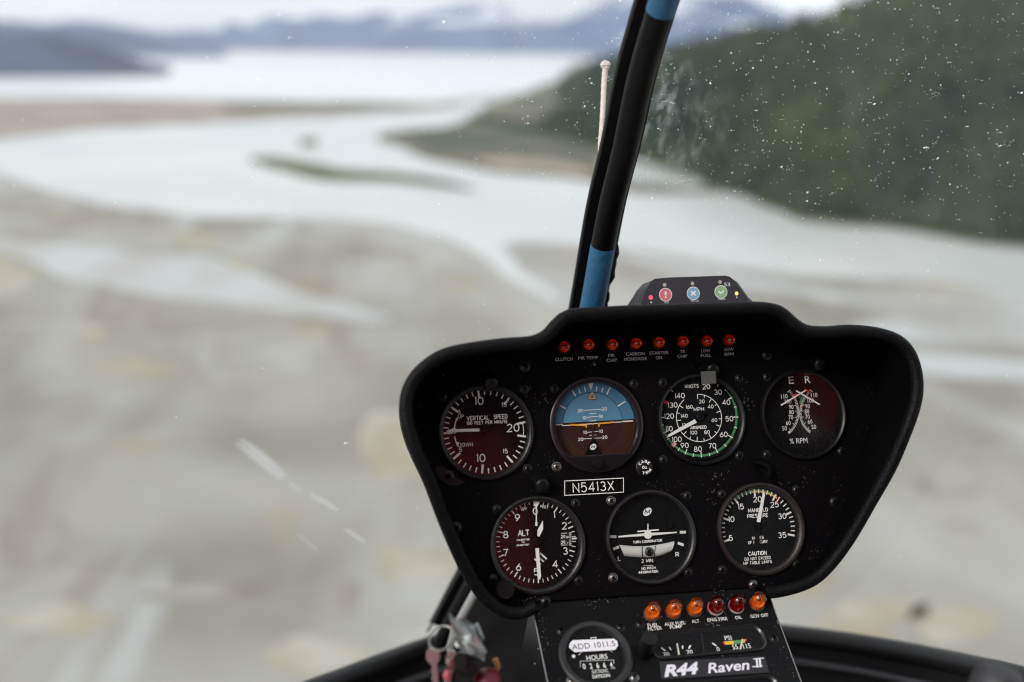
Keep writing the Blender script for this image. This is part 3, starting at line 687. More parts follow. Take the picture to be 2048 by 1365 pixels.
# ---- manifold pressure
lo, t = gauge('manifold_pressure_gauge', 'manifold pressure gauge with green and yellow arc, needle just past 20', (1521, 1058), Z4, -.003)
k = lo.k; ring_bezel(t, .0394, .0345, mat('brown worn bezel', (.02, .015, .013), .45, metal=.2, bump=.3, bscale=500, vary=.5)); a = Art(-.003); c = lo(693, 620); dialmesh(a, c, .0365, DIALGREY)
ma = lambda v: 254+(v-5)*7.0
a.arc(c, ma(15), ma(19.2), 294*k, 20*k, GREEN); a.arc(c, ma(19.2), ma(22), 302*k, 10*k, GREEN); a.arc(c, ma(19.2), ma(25.6), 290*k, 13*k, YELLOW); a.arc(c, ma(22), ma(24.4), 303*k, 8*k, GREEN); a.base = .0001
for v in range(5, 36):
    big = v % 5 == 0; a.tick(c, ma(v), (252 if big else 275)*k, 310*k, (15 if big else 9)*k, WHITE)
a.tick(c, ma(26), 250*k, 312*k, 13*k, mat('tick orange red', (.8, .1, .02), .5))
for tx, x, y in (('5',478,695),('10',483,547),('15',558,448),('20',688,390),('25',822,432),('30',883,523),('35',883,672)): a.text(tx, *lo(x, y), 46*k, WHITE, 6.5*k, gap=1.4)
for tx, x, y, h, wd in (('MANIFOLD',693,475,32,168),('PRESSURE',690,519,32,176),('INCHES',692,693,25,98),('OF MERCURY',692,727,25,165),('CAUTION',688,815,34,155),('DO NOT EXCEED',690,855,25,218),('MP TABLE LIMITS',690,888,25,238)):
    a.text(tx, *lo(x, y), h*k, WHITE, h*k*(.17 if h != 34 else .2), width=wd*k)
a.build('dial', t)
needle(t, [lo(*p, -.001) for p in ((684,568),(712,572),(749,352),(741,334),(730,350))], -.0016)
needle(t, [lo(*p, -.001) for p in ((684,568),(712,572),(702,670),(712,770),(662,770),(676,670))][::-1], -.0018, DIALGREY, name='counterweight')
hub(t, lo(691, 606, -.001), .0024, -.0014); cover(t, .0349)
b = MB(); b.tube(spline([(*lo(700+q[0], 130+q[1], .0), .001+q[2]) for q in ((-30,-30,.0),(10,-22,.003),(45,0,.006),(60,40,.007),(40,90,.005))], 5), .0030, mat('matt black stem', (.0015, .0015, .002), .7, spec=.05), 12); b.build('post_light', t, True)
for px, py in ((1443,989),(1592,980),(1444,1140),(1592,1128)): q = PANEL.uv(px, py)-lo.o; screw(t, q.x, q.y)

# ---- registration plate
lo = Loc(PANEL, (1188, 973), Z3, .0008); t = thing('registration_plate', 'small black plate with thin white border engraved N5413X', 'plate', lo.M); k = lo.k
b = MB(); b.prism([lo(*p) for p in ((1035,233),(1483,208),(1483,94),(1035,116))], mat('gloss black laminate', (.004, .004, .004), .2), 0, .0008); b.build('plate', t)
a = Art(.0008); a.stroke([lo(*p) for p in ((1040,228),(1478,204),(1478,99),(1040,121))]+[lo(1040, 228)], 5*k, WHITE); a.text('N5413X', *lo(1254, 164), 72*k, WHITE, 6.5*k, width=315*k, gap=1.7); a.build('lettering', t)
# small indicator hook above the pressure gauge and details on the plate
q = PZ(Z1, 1470, 466); b = MB(); b.lathe([(.0012, 0), (.0012, .0004), (1e-6, .0006)], STEEL, 10, c=(q.x, q.y)); b.build('rivet', panel, True)

# ================================================================== ALERT BOX on top of the hood
DEV = Frame(PANEL.O + PANEL.n*(-.012), R(20))
lo = Loc(DEV, (1388, 585), Z6, 0); k = lo.k
t = thing('alert_box', 'small charcoal alert box with red, blue and green round icons on top of the hood', 'alert box', lo.M)
DEVM = mat('charcoal box plastic', (.03, .03, .034), .5, bump=.3, bscale=700); SCRN = mat('smoky faceplate', (.05, .047, .058), .3, spec=.4, vary=.12, vscale=30)
F_ = [(812,330),(816,290),(895,110),(930,80),(1080,68),(1560,52),(1600,62),(1640,95),(1750,240),(1760,268),(1740,285)]
FB = [(735,420),(772,300),(866,150),(918,92),(1080,74),(1560,60),(1610,72),(1670,110),(1765,245),(1800,275),(1860,420)]
b = MB(); b.prism([lo(*p, .001) for p in F_+[(1750,420),(812,420)]], DEVM, -.004, .001, back=[lo(*p, -.003) for p in FB+[(1800,430),(760,430)]])
b.prism([lo(*p, -.004) for p in FB+[(1800,430),(760,430)]], DEVM, -.035, -.0042); b.build('housing', t)
b = MB(); b.prism([lo(*p, .0015) for p in ((828,312),(832,290),(905,122),(935,98),(1080,88),(1555,73),(1590,82),(1625,112),(1735,248),(1738,262),(1720,278),(840,320))], SCRN, .0008, .0016); b.build('faceplate', t)
a = Art(.0017)
def bezelline(pts, m, wd): a.stroke([lo(*p, .0017) for p in pts]+[lo(*pts[0], .0017)], wd*k, m)
IR, IB, IG = mat('icon red', (.66, .17, .21), .5), mat('icon blue', (.22, .42, .55), .5), mat('icon green', (.29, .45, .27), .5); IW = mat('icon pale', (.8, .8, .8), .5)
SMALLR = mat('lamp red lit', (.8, .1, .15), .4, emit=((1, .08, .15), .5)); SMALLY = mat('lamp yellow lit', (.8, .7, .2), .4, emit=((1, .85, .25), .5))
lq = lambda x, y: lo(x, y, .0017)
for x, y, m_ in ((1029,222,IR),(1276,210,IB),(1522,197,IG)):
    a.disc(lq(x, y), 60*k, IW, z=.00175); a.disc(lq(x, y), 54*k, m_, z=.00180)
    a.disc(lq(x-8, y-88), 17*k, mat('icon ochre', (.45, .4, .33), .6))
Zt = a.z; a.z = .00182
a.stroke([lq(1029, 195), lq(1029, 228)], 17*k, IW); a.disc(lq(1029, 245), 9*k, IW)
a.stroke([lq(1256, 192), lq(1296, 228)], 15*k, IW); a.stroke([lq(1296, 190), lq(1256, 230)], 15*k, IW)
a.stroke([lq(1498, 190), lq(1520, 210), lq(1548, 184)], 13*k, IW)
a.z = Zt
a.disc(lq(897, 247), 20*k, SMALLR); a.disc(lq(1661, 211), 17*k, SMALLY)
a.ftext('SOS', *lq(1037, 291), 15*k, IW, 42*k); a.ftext('WATCH', *lq(1288, 277), 16*k, IW, 76*k); a.ftext('MARK', *lq(1531, 262), 16*k, IW, 66*k); a.disc(lq(901, 290), 9*k, DIMWHITE); a.disc(lq(1663, 246), 8*k, DIMWHITE)
a.ftext('S3', *lq(1577, 131), 32*k, IW, 56*k); a.build('icons', t)

# ================================================================== LOWER CONSOLE
cons = thing('lower_console', 'tilted black console below the panel with crinkle paint and a thin bright edge', 'console', CONS.mat())
def cu(px, py, h=0): return CONS.uv(px, py, h)
TL, TR = cu(1068, 1229), cu(1537, 1187); BL = cu(1096, 1366); BR = cu(1603, 1366)
top = max(TL.y, TR.y)+.016
# rectangle-ish plate in plane coordinates
xl0, xr0 = TL.x, TR.x; xl1 = BL.x; xr1 = BR.x; yb = min(BL.y, BR.y)
sl_ = (xl1-xl0)/(BL.y-TL.y); sr_ = (xr1-xr0)/(BR.y-TR.y); yend = yb-.10
Lx = lambda y: xl0+sl_*(y-TL.y); Rx = lambda y: xr0+sr_*(y-TR.y)
plate = [(Lx(top), top), (Lx(yend), yend), (Rx(yend), yend), (Rx(top), top)]
CH = cu(1191, 1312)
holed_plate('face_plate', plate, [[(CH.x+.0238*math.cos(2*math.pi*i/48), CH.y+.0238*math.sin(2*math.pi*i/48)) for i in range(48)]], CPAINT, cons, -.0012)
b = MB(); b.prism([(Lx(top)+.002, top-.001), (Lx(yend)+.002, yend), (Rx(yend)-.002, yend), (Rx(top)-.002, top-.001)], mat('console side satin black', (.006, .006, .007), .32, spec=.3, bump=.1), -.16, -.0042)
for yy in (-.02, -.05, -.085, -.12):
    for zz in (-.02, -.045):
        q = (Lx(yy)+.002, yy, zz); b.lathe([(.0018, 0), (.0015, .0006), (1e-6, .001)], mat('dark rivet', (.004, .004, .004), .3), 10, M=Matrix.Translation(q) @ Matrix.Rotation(R(-90), 4, 'Y'))
b.build('side_box', cons, True)
EDGE = mat('worn bright edge', (.3, .3, .31), .35, metal=.7, vary=.4, vscale=80)
for fx in (Lx, Rx):
    b = MB(); b.tube([(fx(top), top, -.0006), (fx(yend), yend, -.0006)], .0007, EDGE, 8); b.build('edge_strip', cons, True)
for px, py, kd in ((1122,1263,'dark'),(1241,1255,'dark'),(1280,1249,'dark'),(1268,1355,'steel'),(1548,1278,'dark'),(1143,1362,'steel')):
    q = cu(px, py); screw(cons, q.x, q.y, 0, kd)
C5 = lambda x, y, h=0: CONS.uv(Z5[0]+x/Z5[2], Z5[1]+y/Z5[2], h)
KC = (cu(1300, 1280)-cu(1301, 1280)).length/Z5[2]
caps = Art(.0001, 1.16)
for tx, x, y, wd, h in (('FUEL',905,301,76,21),('FILTER',918,324,98,21),('AUX FUEL',1055,290,148,21),('PUMP',1062,313,86,21),('ALT',1195,275,52,21),('ENG FIRE',1344,262,142,21),('OIL',1488,249,50,21),('GOV OFF',1630,237,130,22)):
    q = C5(x, y); caps.ftext(tx, q.x, q.y-.0012, h*KC*1.0, WHITE, wd*KC, bold=.004)
caps.build('captions', cons)
lowl = [((897,258),'FUEL FILTER','amber'),((1043,243),'AUX FUEL PUMP','amber'),((1188,228),'ALT','amber'),((1332,216),'ENG FIRE','ruby'),((1474,204),'OIL','ruby'),((1614,188),'GOV OFF','amber')]
for (x, y), wd, cl in lowl:
    q = C5(x, y-20)
    warning_light(CONS.mat(q.x, q.y, 0), .0060, .0152, AMB if cl == 'amber' else REDL, AMBIN if cl == 'amber' else REDIN, COLLAR if cl == 'amber' else COLLAR_P,
                  '%s warning light dome over the caption %s on the lower console' % ('bright amber' if cl == 'amber' else 'dark ruby red', wd), 'domed warning lights on the lower console')
# hour meter
lo = Loc(CONS, (1191, 1312), Z5, -.002); k = KC
t = thing('hour_meter', 'round hour meter with white ADD 1011.5 sticker on its window', 'hour meter', lo.M)
b = MB(); b.lathe([(.0300, -.0002), (.0296, .0022), (.0278, .0034), (.0246, .0030), (.0232, .0012), (.0230, -.003)], mat('grey rubber ring', (.016, .016, .018), .5, bump=.3, vary=.3), 64); b.build('bezel', t, True)
a = Art(-.002, 1.16); dialmesh(a, (0, 0), .0236, DIAL)
a.ftext('HOURS', *lo(525, 528), 30*k, WHITE, 142*k, bold=.01); a.ftext('ELECTRONIC', *lo(547, 624), 20*k, WHITE, 108*k); a.ftext('DATCON', *lo(554, 657), 20*k, WHITE, 116*k, bold=.02)
a.stroke([lo(*p) for p in ((412,598),(412,556),(640,548),(640,575))], 4*k, DIMWHITE); a.stroke([lo(400, 514), lo(424, 492)], 5*k, WHITE); a.stroke([lo(606, 478), lo(632, 494)], 5*k, WHITE)
a.disc(lo(366, 522), 12*k, WHITE)
for i, ch in enumerate('02664'): a.ftext(ch, *lo(438+i*46, 592-i*3), 34*k, WHITE, 17*k, bold=.02)
a.ftext('1/10', *lo(634, 603), 12*k, WHITE, 26*k); a.build('dial', t); cover(t, .0234, .0008, m=GLASSC)
b = MB(); st = [(334,462),(340,432),(362,412),(640,402),(664,418),(670,448),(650,478),(372,494)]
lo2 = lambda x, y: lo(x, y, .0014); b.prism([lo2(*p) for p in st][::-1] if False else [lo2(*p) for p in st][::-1], mat('sticker white', (.82, .8, .86), .5), .00125, .0014); b.build('sticker', t)
a = Art(.00145, 1.16); a.ftext('ADD 1011.5', *lo2(502, 447), 34*k, mat('ink navy', (.01, .012, .03), .5), 292*k); a.stroke([lo2(*p) for p in ((484,406),(484,396),(518,394),(516,410))], 5*k, WHITE); a.build('sticker_lettering', t)
# black toggle knob
lo = Loc(CONS, (1288, 1304), Z5, 0); t = thing('light_dimmer_knob', 'short black cylindrical knob standing between hour meter and twin gauge window', 'knob', lo.M)
b = MB(); b.lathe([(.0074, 0), (.0072, .002), (.0068, .0030), (.0066, .0215), (.0060, .0228), (1e-6, .0228)], KNOB, 32); b.build('shaft', t, True)
# twin gauge window
lo = Loc(CONS, (1415, 1290), Z5, -.002); t = thing('cluster_gauge', 'twin gauge window showing ammeter and oil pressure scale in PSI', 'gauge', lo.M)
def rrect(x0, y0, x1, y1, r_, n=6):
    o_ = []
    for cx_, cy_, a0 in ((x1-r_, y1-r_, 0), (x0+r_, y1-r_, 90), (x0+r_, y0+r_, 180), (x1-r_, y0+r_, 270)):
        o_ += [(cx_+r_*math.cos(R(a0+90*i/n)), cy_+r_*math.sin(R(a0+90*i/n))) for i in range(n+1)]
    return o_
p0 = lo(905, 540, 0); p1 = lo(1645, 325, 0); p0 = (min(lo(905, 350, 0)[0], p0[0]), lo(1000, 545, 0)[1]); p1 = (p1[0], lo(1560, 310, 0)[1])
def framering(b, x0, y0, x1, y1, wd, hz, m, dep=-.004):
    O = rrect(x0, y0, x1, y1, .009); I = rrect(x0+wd, y0+wd, x1-wd, y1-wd, .007); n = len(O); mid = [((o[0]+i_[0])/2, (o[1]+i_[1])/2) for o, i_ in zip(O, I)]
    rg = [[(*p, 0) for p in O], [(*p, hz*.8) for p in O], [(*p, hz) for p in mid], [(*p, hz*.5) for p in I], [(*p, dep) for p in I]]
    b.add([p for r__ in rg for p in r__], [[j*n+i, j*n+(i+1) % n, (j+1)*n+(i+1) % n, (j+1)*n+i] for j in range(4) for i in range(n)], m)
b = MB(); framering(b, p0[0], p0[1], p1[0], p1[1], .0028, .0022, mat('black frame satin', (.010, .010, .011), .3, spec=.6)); b.build('bezel', t, True)
a = Art(-.002, 1.16); a.poly(rrect(p0[0]+.002, p0[1]+.002, p1[0]-.002, p1[1]-.002, .007), DIAL, .0004); a.z = .0005
lz = lambda x, y: lo(x, y, .0005)
a.ftext('70', *lz(998, 510), 26*k, WHITE, 42*k); a.ftext('70', *lz(1158, 494), 26*k, WHITE, 42*k); a.ftext('AMPS', *lz(1086, 524), 20*k, WHITE, 84*k); a.ftext('PSI', *lz(1420, 397), 28*k, WHITE, 48*k)
a.ftext('0', *lz(1352, 474), 28*k, WHITE, 20*k); a.ftext('55', *lz(1468, 459), 30*k, WHITE, 38*k); a.ftext('115', *lz(1548, 452), 30*k, WHITE, 54*k); a.ftext('OIL PRESS', *lz(1450, 490), 18*k, WHITE, 155*k)
for p, q_, w_ in (((964,464),(992,486),9), ((1018,460),(1032,480),8), ((1110,450),(1110,472),8), ((1164,448),(1152,470),9), ((1312,432),(1340,452),9)): a.stroke([lz(*p), lz(*q_)], w_*k, WHITE)
a.stroke([lz(1238, 360), lz(1256, 500)], 4*k, mat('divider grey', (.02, .02, .02), .5))
a.poly([lz(*p) for p in ((1382,424),(1396,446),(1536,430),(1550,405))][::-1] if False else [lz(*p) for p in ((1396,446),(1536,430),(1550,405),(1382,424))], RED, .00053)
a.poly([lz(*p) for p in ((1405,444),(1460,438),(1456,416),(1392,423))], YELLOW, .00056); a.poly([lz(*p) for p in ((1460,438),(1512,433),(1514,410),(1456,416))], GREEN, .00057); a.poly([lz(*p) for p in ((1520,432),(1530,431),(1540,407),(1524,409))], YELLOW, .00057)
a.build('dial', t)
CREAM = mat('needle cream', (.7, .66, .52), .5)
lw = lambda x, y: lo(x, y, .001)
needle(t, [lw(*p) for p in ((1082,528),(1094,527),(1076,434),(1068,435))], .0009, CREAM, .0004); needle(t, [lw(*p) for p in ((1494,494),(1506,492),(1522,404),(1514,405))], .0009, CREAM, .0004)
b = MB(); b.poly(rrect(p0[0]+.002, p0[1]+.002, p1[0]-.002, p1[1]-.002, .007), GLASSC, .0016); b.build('glass', t)
# name placard
lo = Loc(CONS, (1427, 1335), Z5, .0008); t = thing('model_placard', 'black placard strip with silver italic lettering under the twin gauge window', 'placard', lo.M)
b = MB(); b.prism([lo(*p) for p in ((965,680),(1700,632),(1672,520),(950,560))], mat('placard black', (.006, .006, .007), .35), .0001, .0008); b.build('plate', t)
SIL = mat('placard silver', (.72, .7, .78), .4); a = Art(.0008, 1.16)
a.ftext('R44', *lo(1100, 612), 72*k, SIL, 250*k, bold=.045, shear=.35); a.ftext('Raven', *lo(1420, 592), 62*k, SIL, 295*k, bold=.02, shear=.3); a.ftext('II', *lo(1628, 566), 56*k, SIL, 50*k, bold=.03, shear=.25)
a.stroke([lo(1592, 541), lo(1664, 535)], 7*k, SIL); a.stroke([lo(1585, 594), lo(1655, 588)], 7*k, SIL)
a.build('lettering', t)
# next window frame below
lo = Loc(CONS, (1440, 1378), Z5, 0); t = thing('lower_window_gauge', 'second rounded black gauge window at the very bottom of the console', 'gauge', lo.M)
p0 = lo(1030, 900, 0); p1 = lo(1740, 645, 0); b = MB(); framering(b, p0[0], p0[1], p1[0], p1[1], .0028, .0022, MATS['black frame satin']); b.build('bezel', t, True)
a = Art(.0002, 1.16); a.poly(rrect(p0[0]+.002, p0[1]+.002, p1[0]-.002, p1[1]-.002, .007), DIAL, .0004); a.build('dial', t)

# ================================================================== WINDSHIELD, CENTRE POST, LOWER FRAME
post_px = [(1720,-900,.46),(1560,-580,.55),(1430,-300,.64),(1370,-130,.692),(1328,0,.735),(1283,150,.780),(1250,300,.825),(1218,430,.864),(1184,613,.919),(1160,720,.951),(1120,850,.99),(1050,1000,1.035),(950,1165,1.085),(885,1285,1.12)]
post = [at(*p) for p in post_px]; pc = spline(post, 6)
ps = thing('centre_post', 'black tubular windshield centre post with blue tape at top and bottom', 'window post', Matrix.Translation(post[8]))
inv = Matrix.Translation(-post[8]); loc_ = lambda P: [inv @ p for p in P]
TUBEB = mat('post satin black', (.0022, .0020, .0022), .42, spec=.2, bump=.1); GASK = mat('gasket rubber', (.0015, .0015, .002), .5, spec=.3, bump=.3)
b = MB(); b.tube(loc_(pc), .0108, TUBEB, 24, up=(1, 0, 0)); b.build('tube', ps, True)
gp = [p + Vector((.003, .028, .004)) for p in pc]
b = MB(); b.tube(loc_([p + Vector((.0015, 0, 0)) for p in gp]), .0165, GASK, 4, up=(1, 0, 0), sx=1.12, sy=.4); b.build('gasket', ps, True)
b = MB(); b.tube(loc_([p + Vector((-.0150, .020, .002)) for p in pc]), .0014, mat('seal bead grey', (.05, .05, .055), .4), 8); b.build('seal_bead', ps, True)
BLUE = mat('blue tape', (.028, .125, .25), .5, bump=.8, bscale=160, vary=.2, vscale=120)
def seg(y0, y1):
    o_ = []
    for p in pc:
        y = CY - FPX*(p.dot(CU)/p.dot(CF))
        if y0 <= y <= y1: o_.append(p)
    return o_
b = MB(); b.tube(loc_(seg(-420, 46)), .01115, BLUE, 24, up=(1, 0, 0)); b.build('blue_tape', ps, True)
b = MB(); b.tube(loc_(seg(488, 800)), .01115, BLUE, 24, up=(1, 0, 0)); b.build('blue_tape', ps, True)
# ragged sealant edge low on the far side of the post
b = MB(); rg = seg(480, 640); pts = [p + Vector((.0150+random.uniform(-.0022, .0016), .008, random.uniform(-.001, .001))) for p in spline(rg, 3)]
b.tube(loc_(pts), [random.uniform(.0016, .0040) for _ in pts], mat('ragged sealant', (.03, .022, .012), .7, bump=.8), 7, up=(1, 0, 0)); b.build('sealant', ps, True)

WS = clear_mat('windshield acrylic', 1.0, 0.0, (.985, .99, .99), film=.012, filmscale=5)
gp2 = spline([g_ + Vector((.003, .034, .006)) for g_ in post[:9]+[at(1166,720,.96),at(1146,850,1.0),at(1120,1000,1.05),at(1090,1200,1.12),at(1060,1440,1.2)]], 6)
def wsp(t_, s):                            # s in metres from the post, + = right
    i = max(0, min(len(gp)-1.001, t_)); j = int(i); p = gp[j].lerp(gp[j+1], i-j) + Vector((0, .006, .002)); p2 = gp2[j].lerp(gp2[j+1], i-j)
    w_ = min(1, abs(s)/.25); w_ = w_*w_*(3-2*w_); p = p.lerp(p2, w_)
    a_ = abs(s); return p + Vector((s, -.42*a_**2.0/(1+.25*a_), 0))
ws = thing('windshield', 'curved clear windshield speckled with dried spots and scratches', 'windshield', Matrix.Translation(post[8]))
for sg in (-1, 1):
    vs_ = []; nt_ = 40; ns = 28
    for i in range(nt_+1):
        for j in range(ns+1): vs_.append(inv @ wsp(i/nt_*(len(gp)-1.001), sg*j/ns*.95))
    b = MB(); b.add(vs_, [[i*(ns+1)+j, i*(ns+1)+j+1, (i+1)*(ns+1)+j+1, (i+1)*(ns+1)+j] for i in range(nt_) for j in range(ns)], WS); b.build('pane', ws, True)
# dried spots on the panes
def proj(p): d = p.dot(CF); return CX+FPX*p.dot(CR)/d, CY-FPX*p.dot(CU)/d
SPOT = bpy.data.materials.new('dried spot'); SPOT.use_nodes = True; n_ = SPOT.node_tree; n_.nodes.clear()
o_ = n_.nodes.new('ShaderNodeOutputMaterial'); d1 = n_.nodes.new('ShaderNodeBsdfTranslucent'); d2 = n_.nodes.new('ShaderNodeBsdfDiffuse'); d1.inputs[0].default_value = (.95, .95, .93, 1); d2.inputs[0].default_value = (.9, .9, .88, 1)
x_ = n_.nodes.new('ShaderNodeAddShader'); n_.links.new(d1.outputs[0], x_.inputs[0]); n_.links.new(d2.outputs[0], x_.inputs[1]); n_.links.new(x_.outputs[0], o_.inputs[0])
b = MB(); cnt = 0; rnd = random.Random(11)
def spot(t_, s, r_, el=1.0, rot=0):
    p = wsp(t_, s) + Vector((0, -.0012, 0)); e1 = (wsp(t_, s+.002)-wsp(t_, s-.002)).normalized(); e2 = (wsp(t_+.05, s)-wsp(t_-.05, s)).normalized()
    n = rnd.randint(5, 7); ph = rnd.random()*6; vs_ = []
    for i in range(n):
        an = 2*math.pi*i/n + ph; q = rotp((r_*el*math.cos(an)*rnd.uniform(.7, 1.2), r_*math.sin(an)*rnd.uniform(.7, 1.2)), rot)
        vs_.append(inv @ (p + e1*q[0] + e2*q[1]))
    b.add(vs_, [list(range(n))], SPOT)
tries = 0
while cnt < 4800 and tries < 60000:
    tries += 1
    t_ = rnd.uniform(0, len(gp)-2); s = rnd.uniform(-.5, .75); x, y = proj(wsp(t_, s))
    if not (-300 < x < 2500 and -400 < y < 1300): continue
    # density as observed: heavy to the right of the post, lighter left of it, few low down
    if x > 1230: dn = 1.0 if y < 440 else .18 if y < 560 else .05
    elif x > 880: dn = .55*math.exp(-((x-1230)/260)**2)+.12 if y < 420 else .06
    else: dn = .03 if y < 500 else .012
    dn *= .45+1.1*max(0, noise.noise(Vector((x/90, y/90, 3))))+.2
    if rnd.random() > dn: continue
    r_ = .00020*rnd.lognormvariate(0, .55); r_ = min(r_, .0009)
    spot(t_, s, r_, rnd.uniform(1, 1.6), rnd.uniform(0, 3)); cnt += 1
    if rnd.random() < .22:
        for _ in range(rnd.randint(1, 4)): spot(t_+rnd.uniform(-.03, .03), s+rnd.uniform(-.003, .003), r_*rnd.uniform(.4, .8)); cnt += 1
for bx, by in ((1500,255),(1580,345),(1760,365),(1665,60),(1868,195),(1875,280),(1230,150),(1690,470),(2010,290),(1130,240),(950,330)):
    best = None
    for i_ in range(0, len(gp)-1, 1):
        for s_ in np.linspace(-.5, .9, 71):
            q = proj(wsp(i_, s_)); d_ = (q[0]-bx)**2+(q[1]-by)**2
            if best is None or d_ < best[0]: best = (d_, i_, s_)
    for _ in range(16):
        spot(best[1]+rnd.gauss(0, .17), best[2]+rnd.gauss(0, .0026), rnd.uniform(.00008, .00022), rnd.uniform(1, 2), rnd.uniform(0, 3))
o = b.build('dried_spots', ws); o['kind'] = 'stuff'
# greasy smear right of the post and long scratches: thin translucent films lying on the pane
SM = bpy.data.materials.new('smear film'); SM.use_nodes = True; n_ = SM.node_tree; n_.nodes.clear()
o_ = n_.nodes.new('ShaderNodeOutputMaterial'); tr = n_.nodes.new('ShaderNodeBsdfTransparent'); tl = n_.nodes.new('ShaderNodeBsdfTranslucent'); tl.inputs[0].default_value = (.9, .9, .9, 1)
tc_ = n_.nodes.new('ShaderNodeTexCoord'); m1 = n_.nodes.new('ShaderNodeMapping'); m1.inputs['Scale'].default_value = (120, 120, 34); zz = n_.nodes.new('ShaderNodeTexNoise'); zz.inputs['Scale'].default_value = 1; zz.inputs['Detail'].default_value = 6; zz.inputs['Distortion'].default_value = .3
uvn = n_.nodes.new('ShaderNodeAttribute'); uvn.attribute_name = 'fade'; mr = n_.nodes.new('ShaderNodeMapRange'); mr.inputs['From Min'].default_value = .45; mr.inputs['From Max'].default_value = .75; mr.inputs['To Max'].default_value = .30
mm = n_.nodes.new('ShaderNodeMath'); mm.operation = 'MULTIPLY'; mxs = n_.nodes.new('ShaderNodeMixShader')
for a1, a2 in ((tc_.outputs['Object'], m1.inputs[0]), (m1.outputs[0], zz.inputs['Vector']), (zz.outputs['Fac'], mr.inputs['Value']), (mr.outputs[0], mm.inputs[0]), (uvn.outputs['Fac'], mm.inputs[1]), (mm.outputs[0], mxs.inputs[0]), (tr.outputs[0], mxs.inputs[1]), (tl.outputs[0], mxs.inputs[2]), (mxs.outputs[0], o_.inputs[0])): n_.links.new(a1, a2)
def t_of_y(y_):
    best = min(range(len(gp)), key=lambda i: abs(proj(gp[i])[1]-y_)); return best
def film(name, ya, yb_, s0, s1, amp=1.0):
    t0, t1 = t_of_y(ya), t_of_y(yb_); vs_ = []; fade = []; A, B = 16, 10
    for i in range(A+1):
        for j in range(B+1):
            u_, v_ = i/A, j/B; vs_.append(inv @ (wsp(t0+(t1-t0)*u_, s0+(s1-s0)*v_ + .012*math.sin(u_*5)) + Vector((0, -.0008, 0)))); fade.append(amp*(math.sin(math.pi*u_)*math.sin(math.pi*v_))**.8)
    b_ = MB(); b_.add(vs_, [[i*(B+1)+j, i*(B+1)+j+1, (i+1)*(B+1)+j+1, (i+1)*(B+1)+j] for i in range(A) for j in range(B)], SM); o = b_.build(name, ws, True)
    at_ = o.data.attributes.new('fade', 'FLOAT', 'POINT'); at_.data.foreach_set('value', fade); return o
film('smear', 120, 310, .014, .048, 1.1); film('smear', 150, 400, .020, .090, .6); film('smear', 40, 600, .004, .034, .8)
b = MB()
def scratch(px0, py0, px1, py1, wd, dep):
    P = [at(px0+(px1-px0)*i/6+rnd.uniform(-1, 1), py0+(py1-py0)*i/6, dep) for i in range(7)]
    b.tube([inv @ p for p in P], wd, SPOT, 5, up=(0, 0, 1))
def on_ws(px, py):
    # march the sight line to the pane
    lo_, best = 1e9, None
    for i in range(0, len(gp)-1):
        for s in np.linspace(-.9, .9, 61):
            q = proj(wsp(i, s)); d = (q[0]-px)**2+(q[1]-py)**2
            if d < lo_: lo_, best = d, (i, s)
    i, s = best
    for st in (.5, .25, .12, .06, .03):
        for di in (-st, 0, st):
            for ds in (-st*.03, 0, st*.03):
                q = proj(wsp(i+di, s+ds)); d = (q[0]-px)**2+(q[1]-py)**2
                if d < lo_: lo_, best = d, (i+di, s+ds)
        i, s = best
    return best
STK = bpy.data.materials.new('rub mark'); STK.use_nodes = True; n_ = STK.node_tree; n_.nodes.clear()
o_ = n_.nodes.new('ShaderNodeOutputMaterial'); tr = n_.nodes.new('ShaderNodeBsdfTransparent'); tl = n_.nodes.new('ShaderNodeBsdfTranslucent'); tl.inputs[0].default_value = (1, 1, 1, 1)
at2 = n_.nodes.new('ShaderNodeAttribute'); at2.attribute_name = 'fade'; mxs = n_.nodes.new('ShaderNodeMixShader'); n_.links.new(at2.outputs['Fac'], mxs.inputs[0]); n_.links.new(tr.outputs[0], mxs.inputs[1]); n_.links.new(tl.outputs[0], mxs.inputs[2]); n_.links.new(mxs.outputs[0], o_.inputs[0])
b = MB(); fade = []
for px0, py0, px1, py1, wpx, al in ((472,878,572,960,22,.55),(575,962,605,985,8,.25),(615,985,680,1025,11,.45),(685,1055,735,1088,10,.40),(590,1065,640,1105,8,.15)):
    A0, A1 = on_ws(px0, py0), on_ws(px1, py1); N = 10; vs_ = []; wd = wpx*.95/FPX/2
    P = [wsp(A0[0]+(A1[0]-A0[0])*i/N, A0[1]+(A1[1]-A0[1])*i/N)+Vector((0, -.0006, 0)) for i in range(N+1)]
    d = (P[-1]-P[0]).normalized(); nn = d.cross(P[5].normalized()).normalized()
    for i, p in enumerate(P):
        f = math.sin(math.pi*min(1, (i+.3)/(N+.6)))**.5
        for q, fd in ((-1.6, 0), (-.6, al), (.6, al), (1.6, 0)): vs_.append(inv @ (p+nn*q*wd*(.6+.4*f))); fade.append(fd*f if 0 < i < N else 0)
    b.add(vs_, [[i*4+j, i*4+j+1, i*4+5+j, i*4+4+j] for i in range(N) for j in range(3)], STK)
o = b.build('rub_marks', ws); at_ = o.data.attributes.new('fade', 'FLOAT', 'POINT'); at_.data.foreach_set('value', fade)

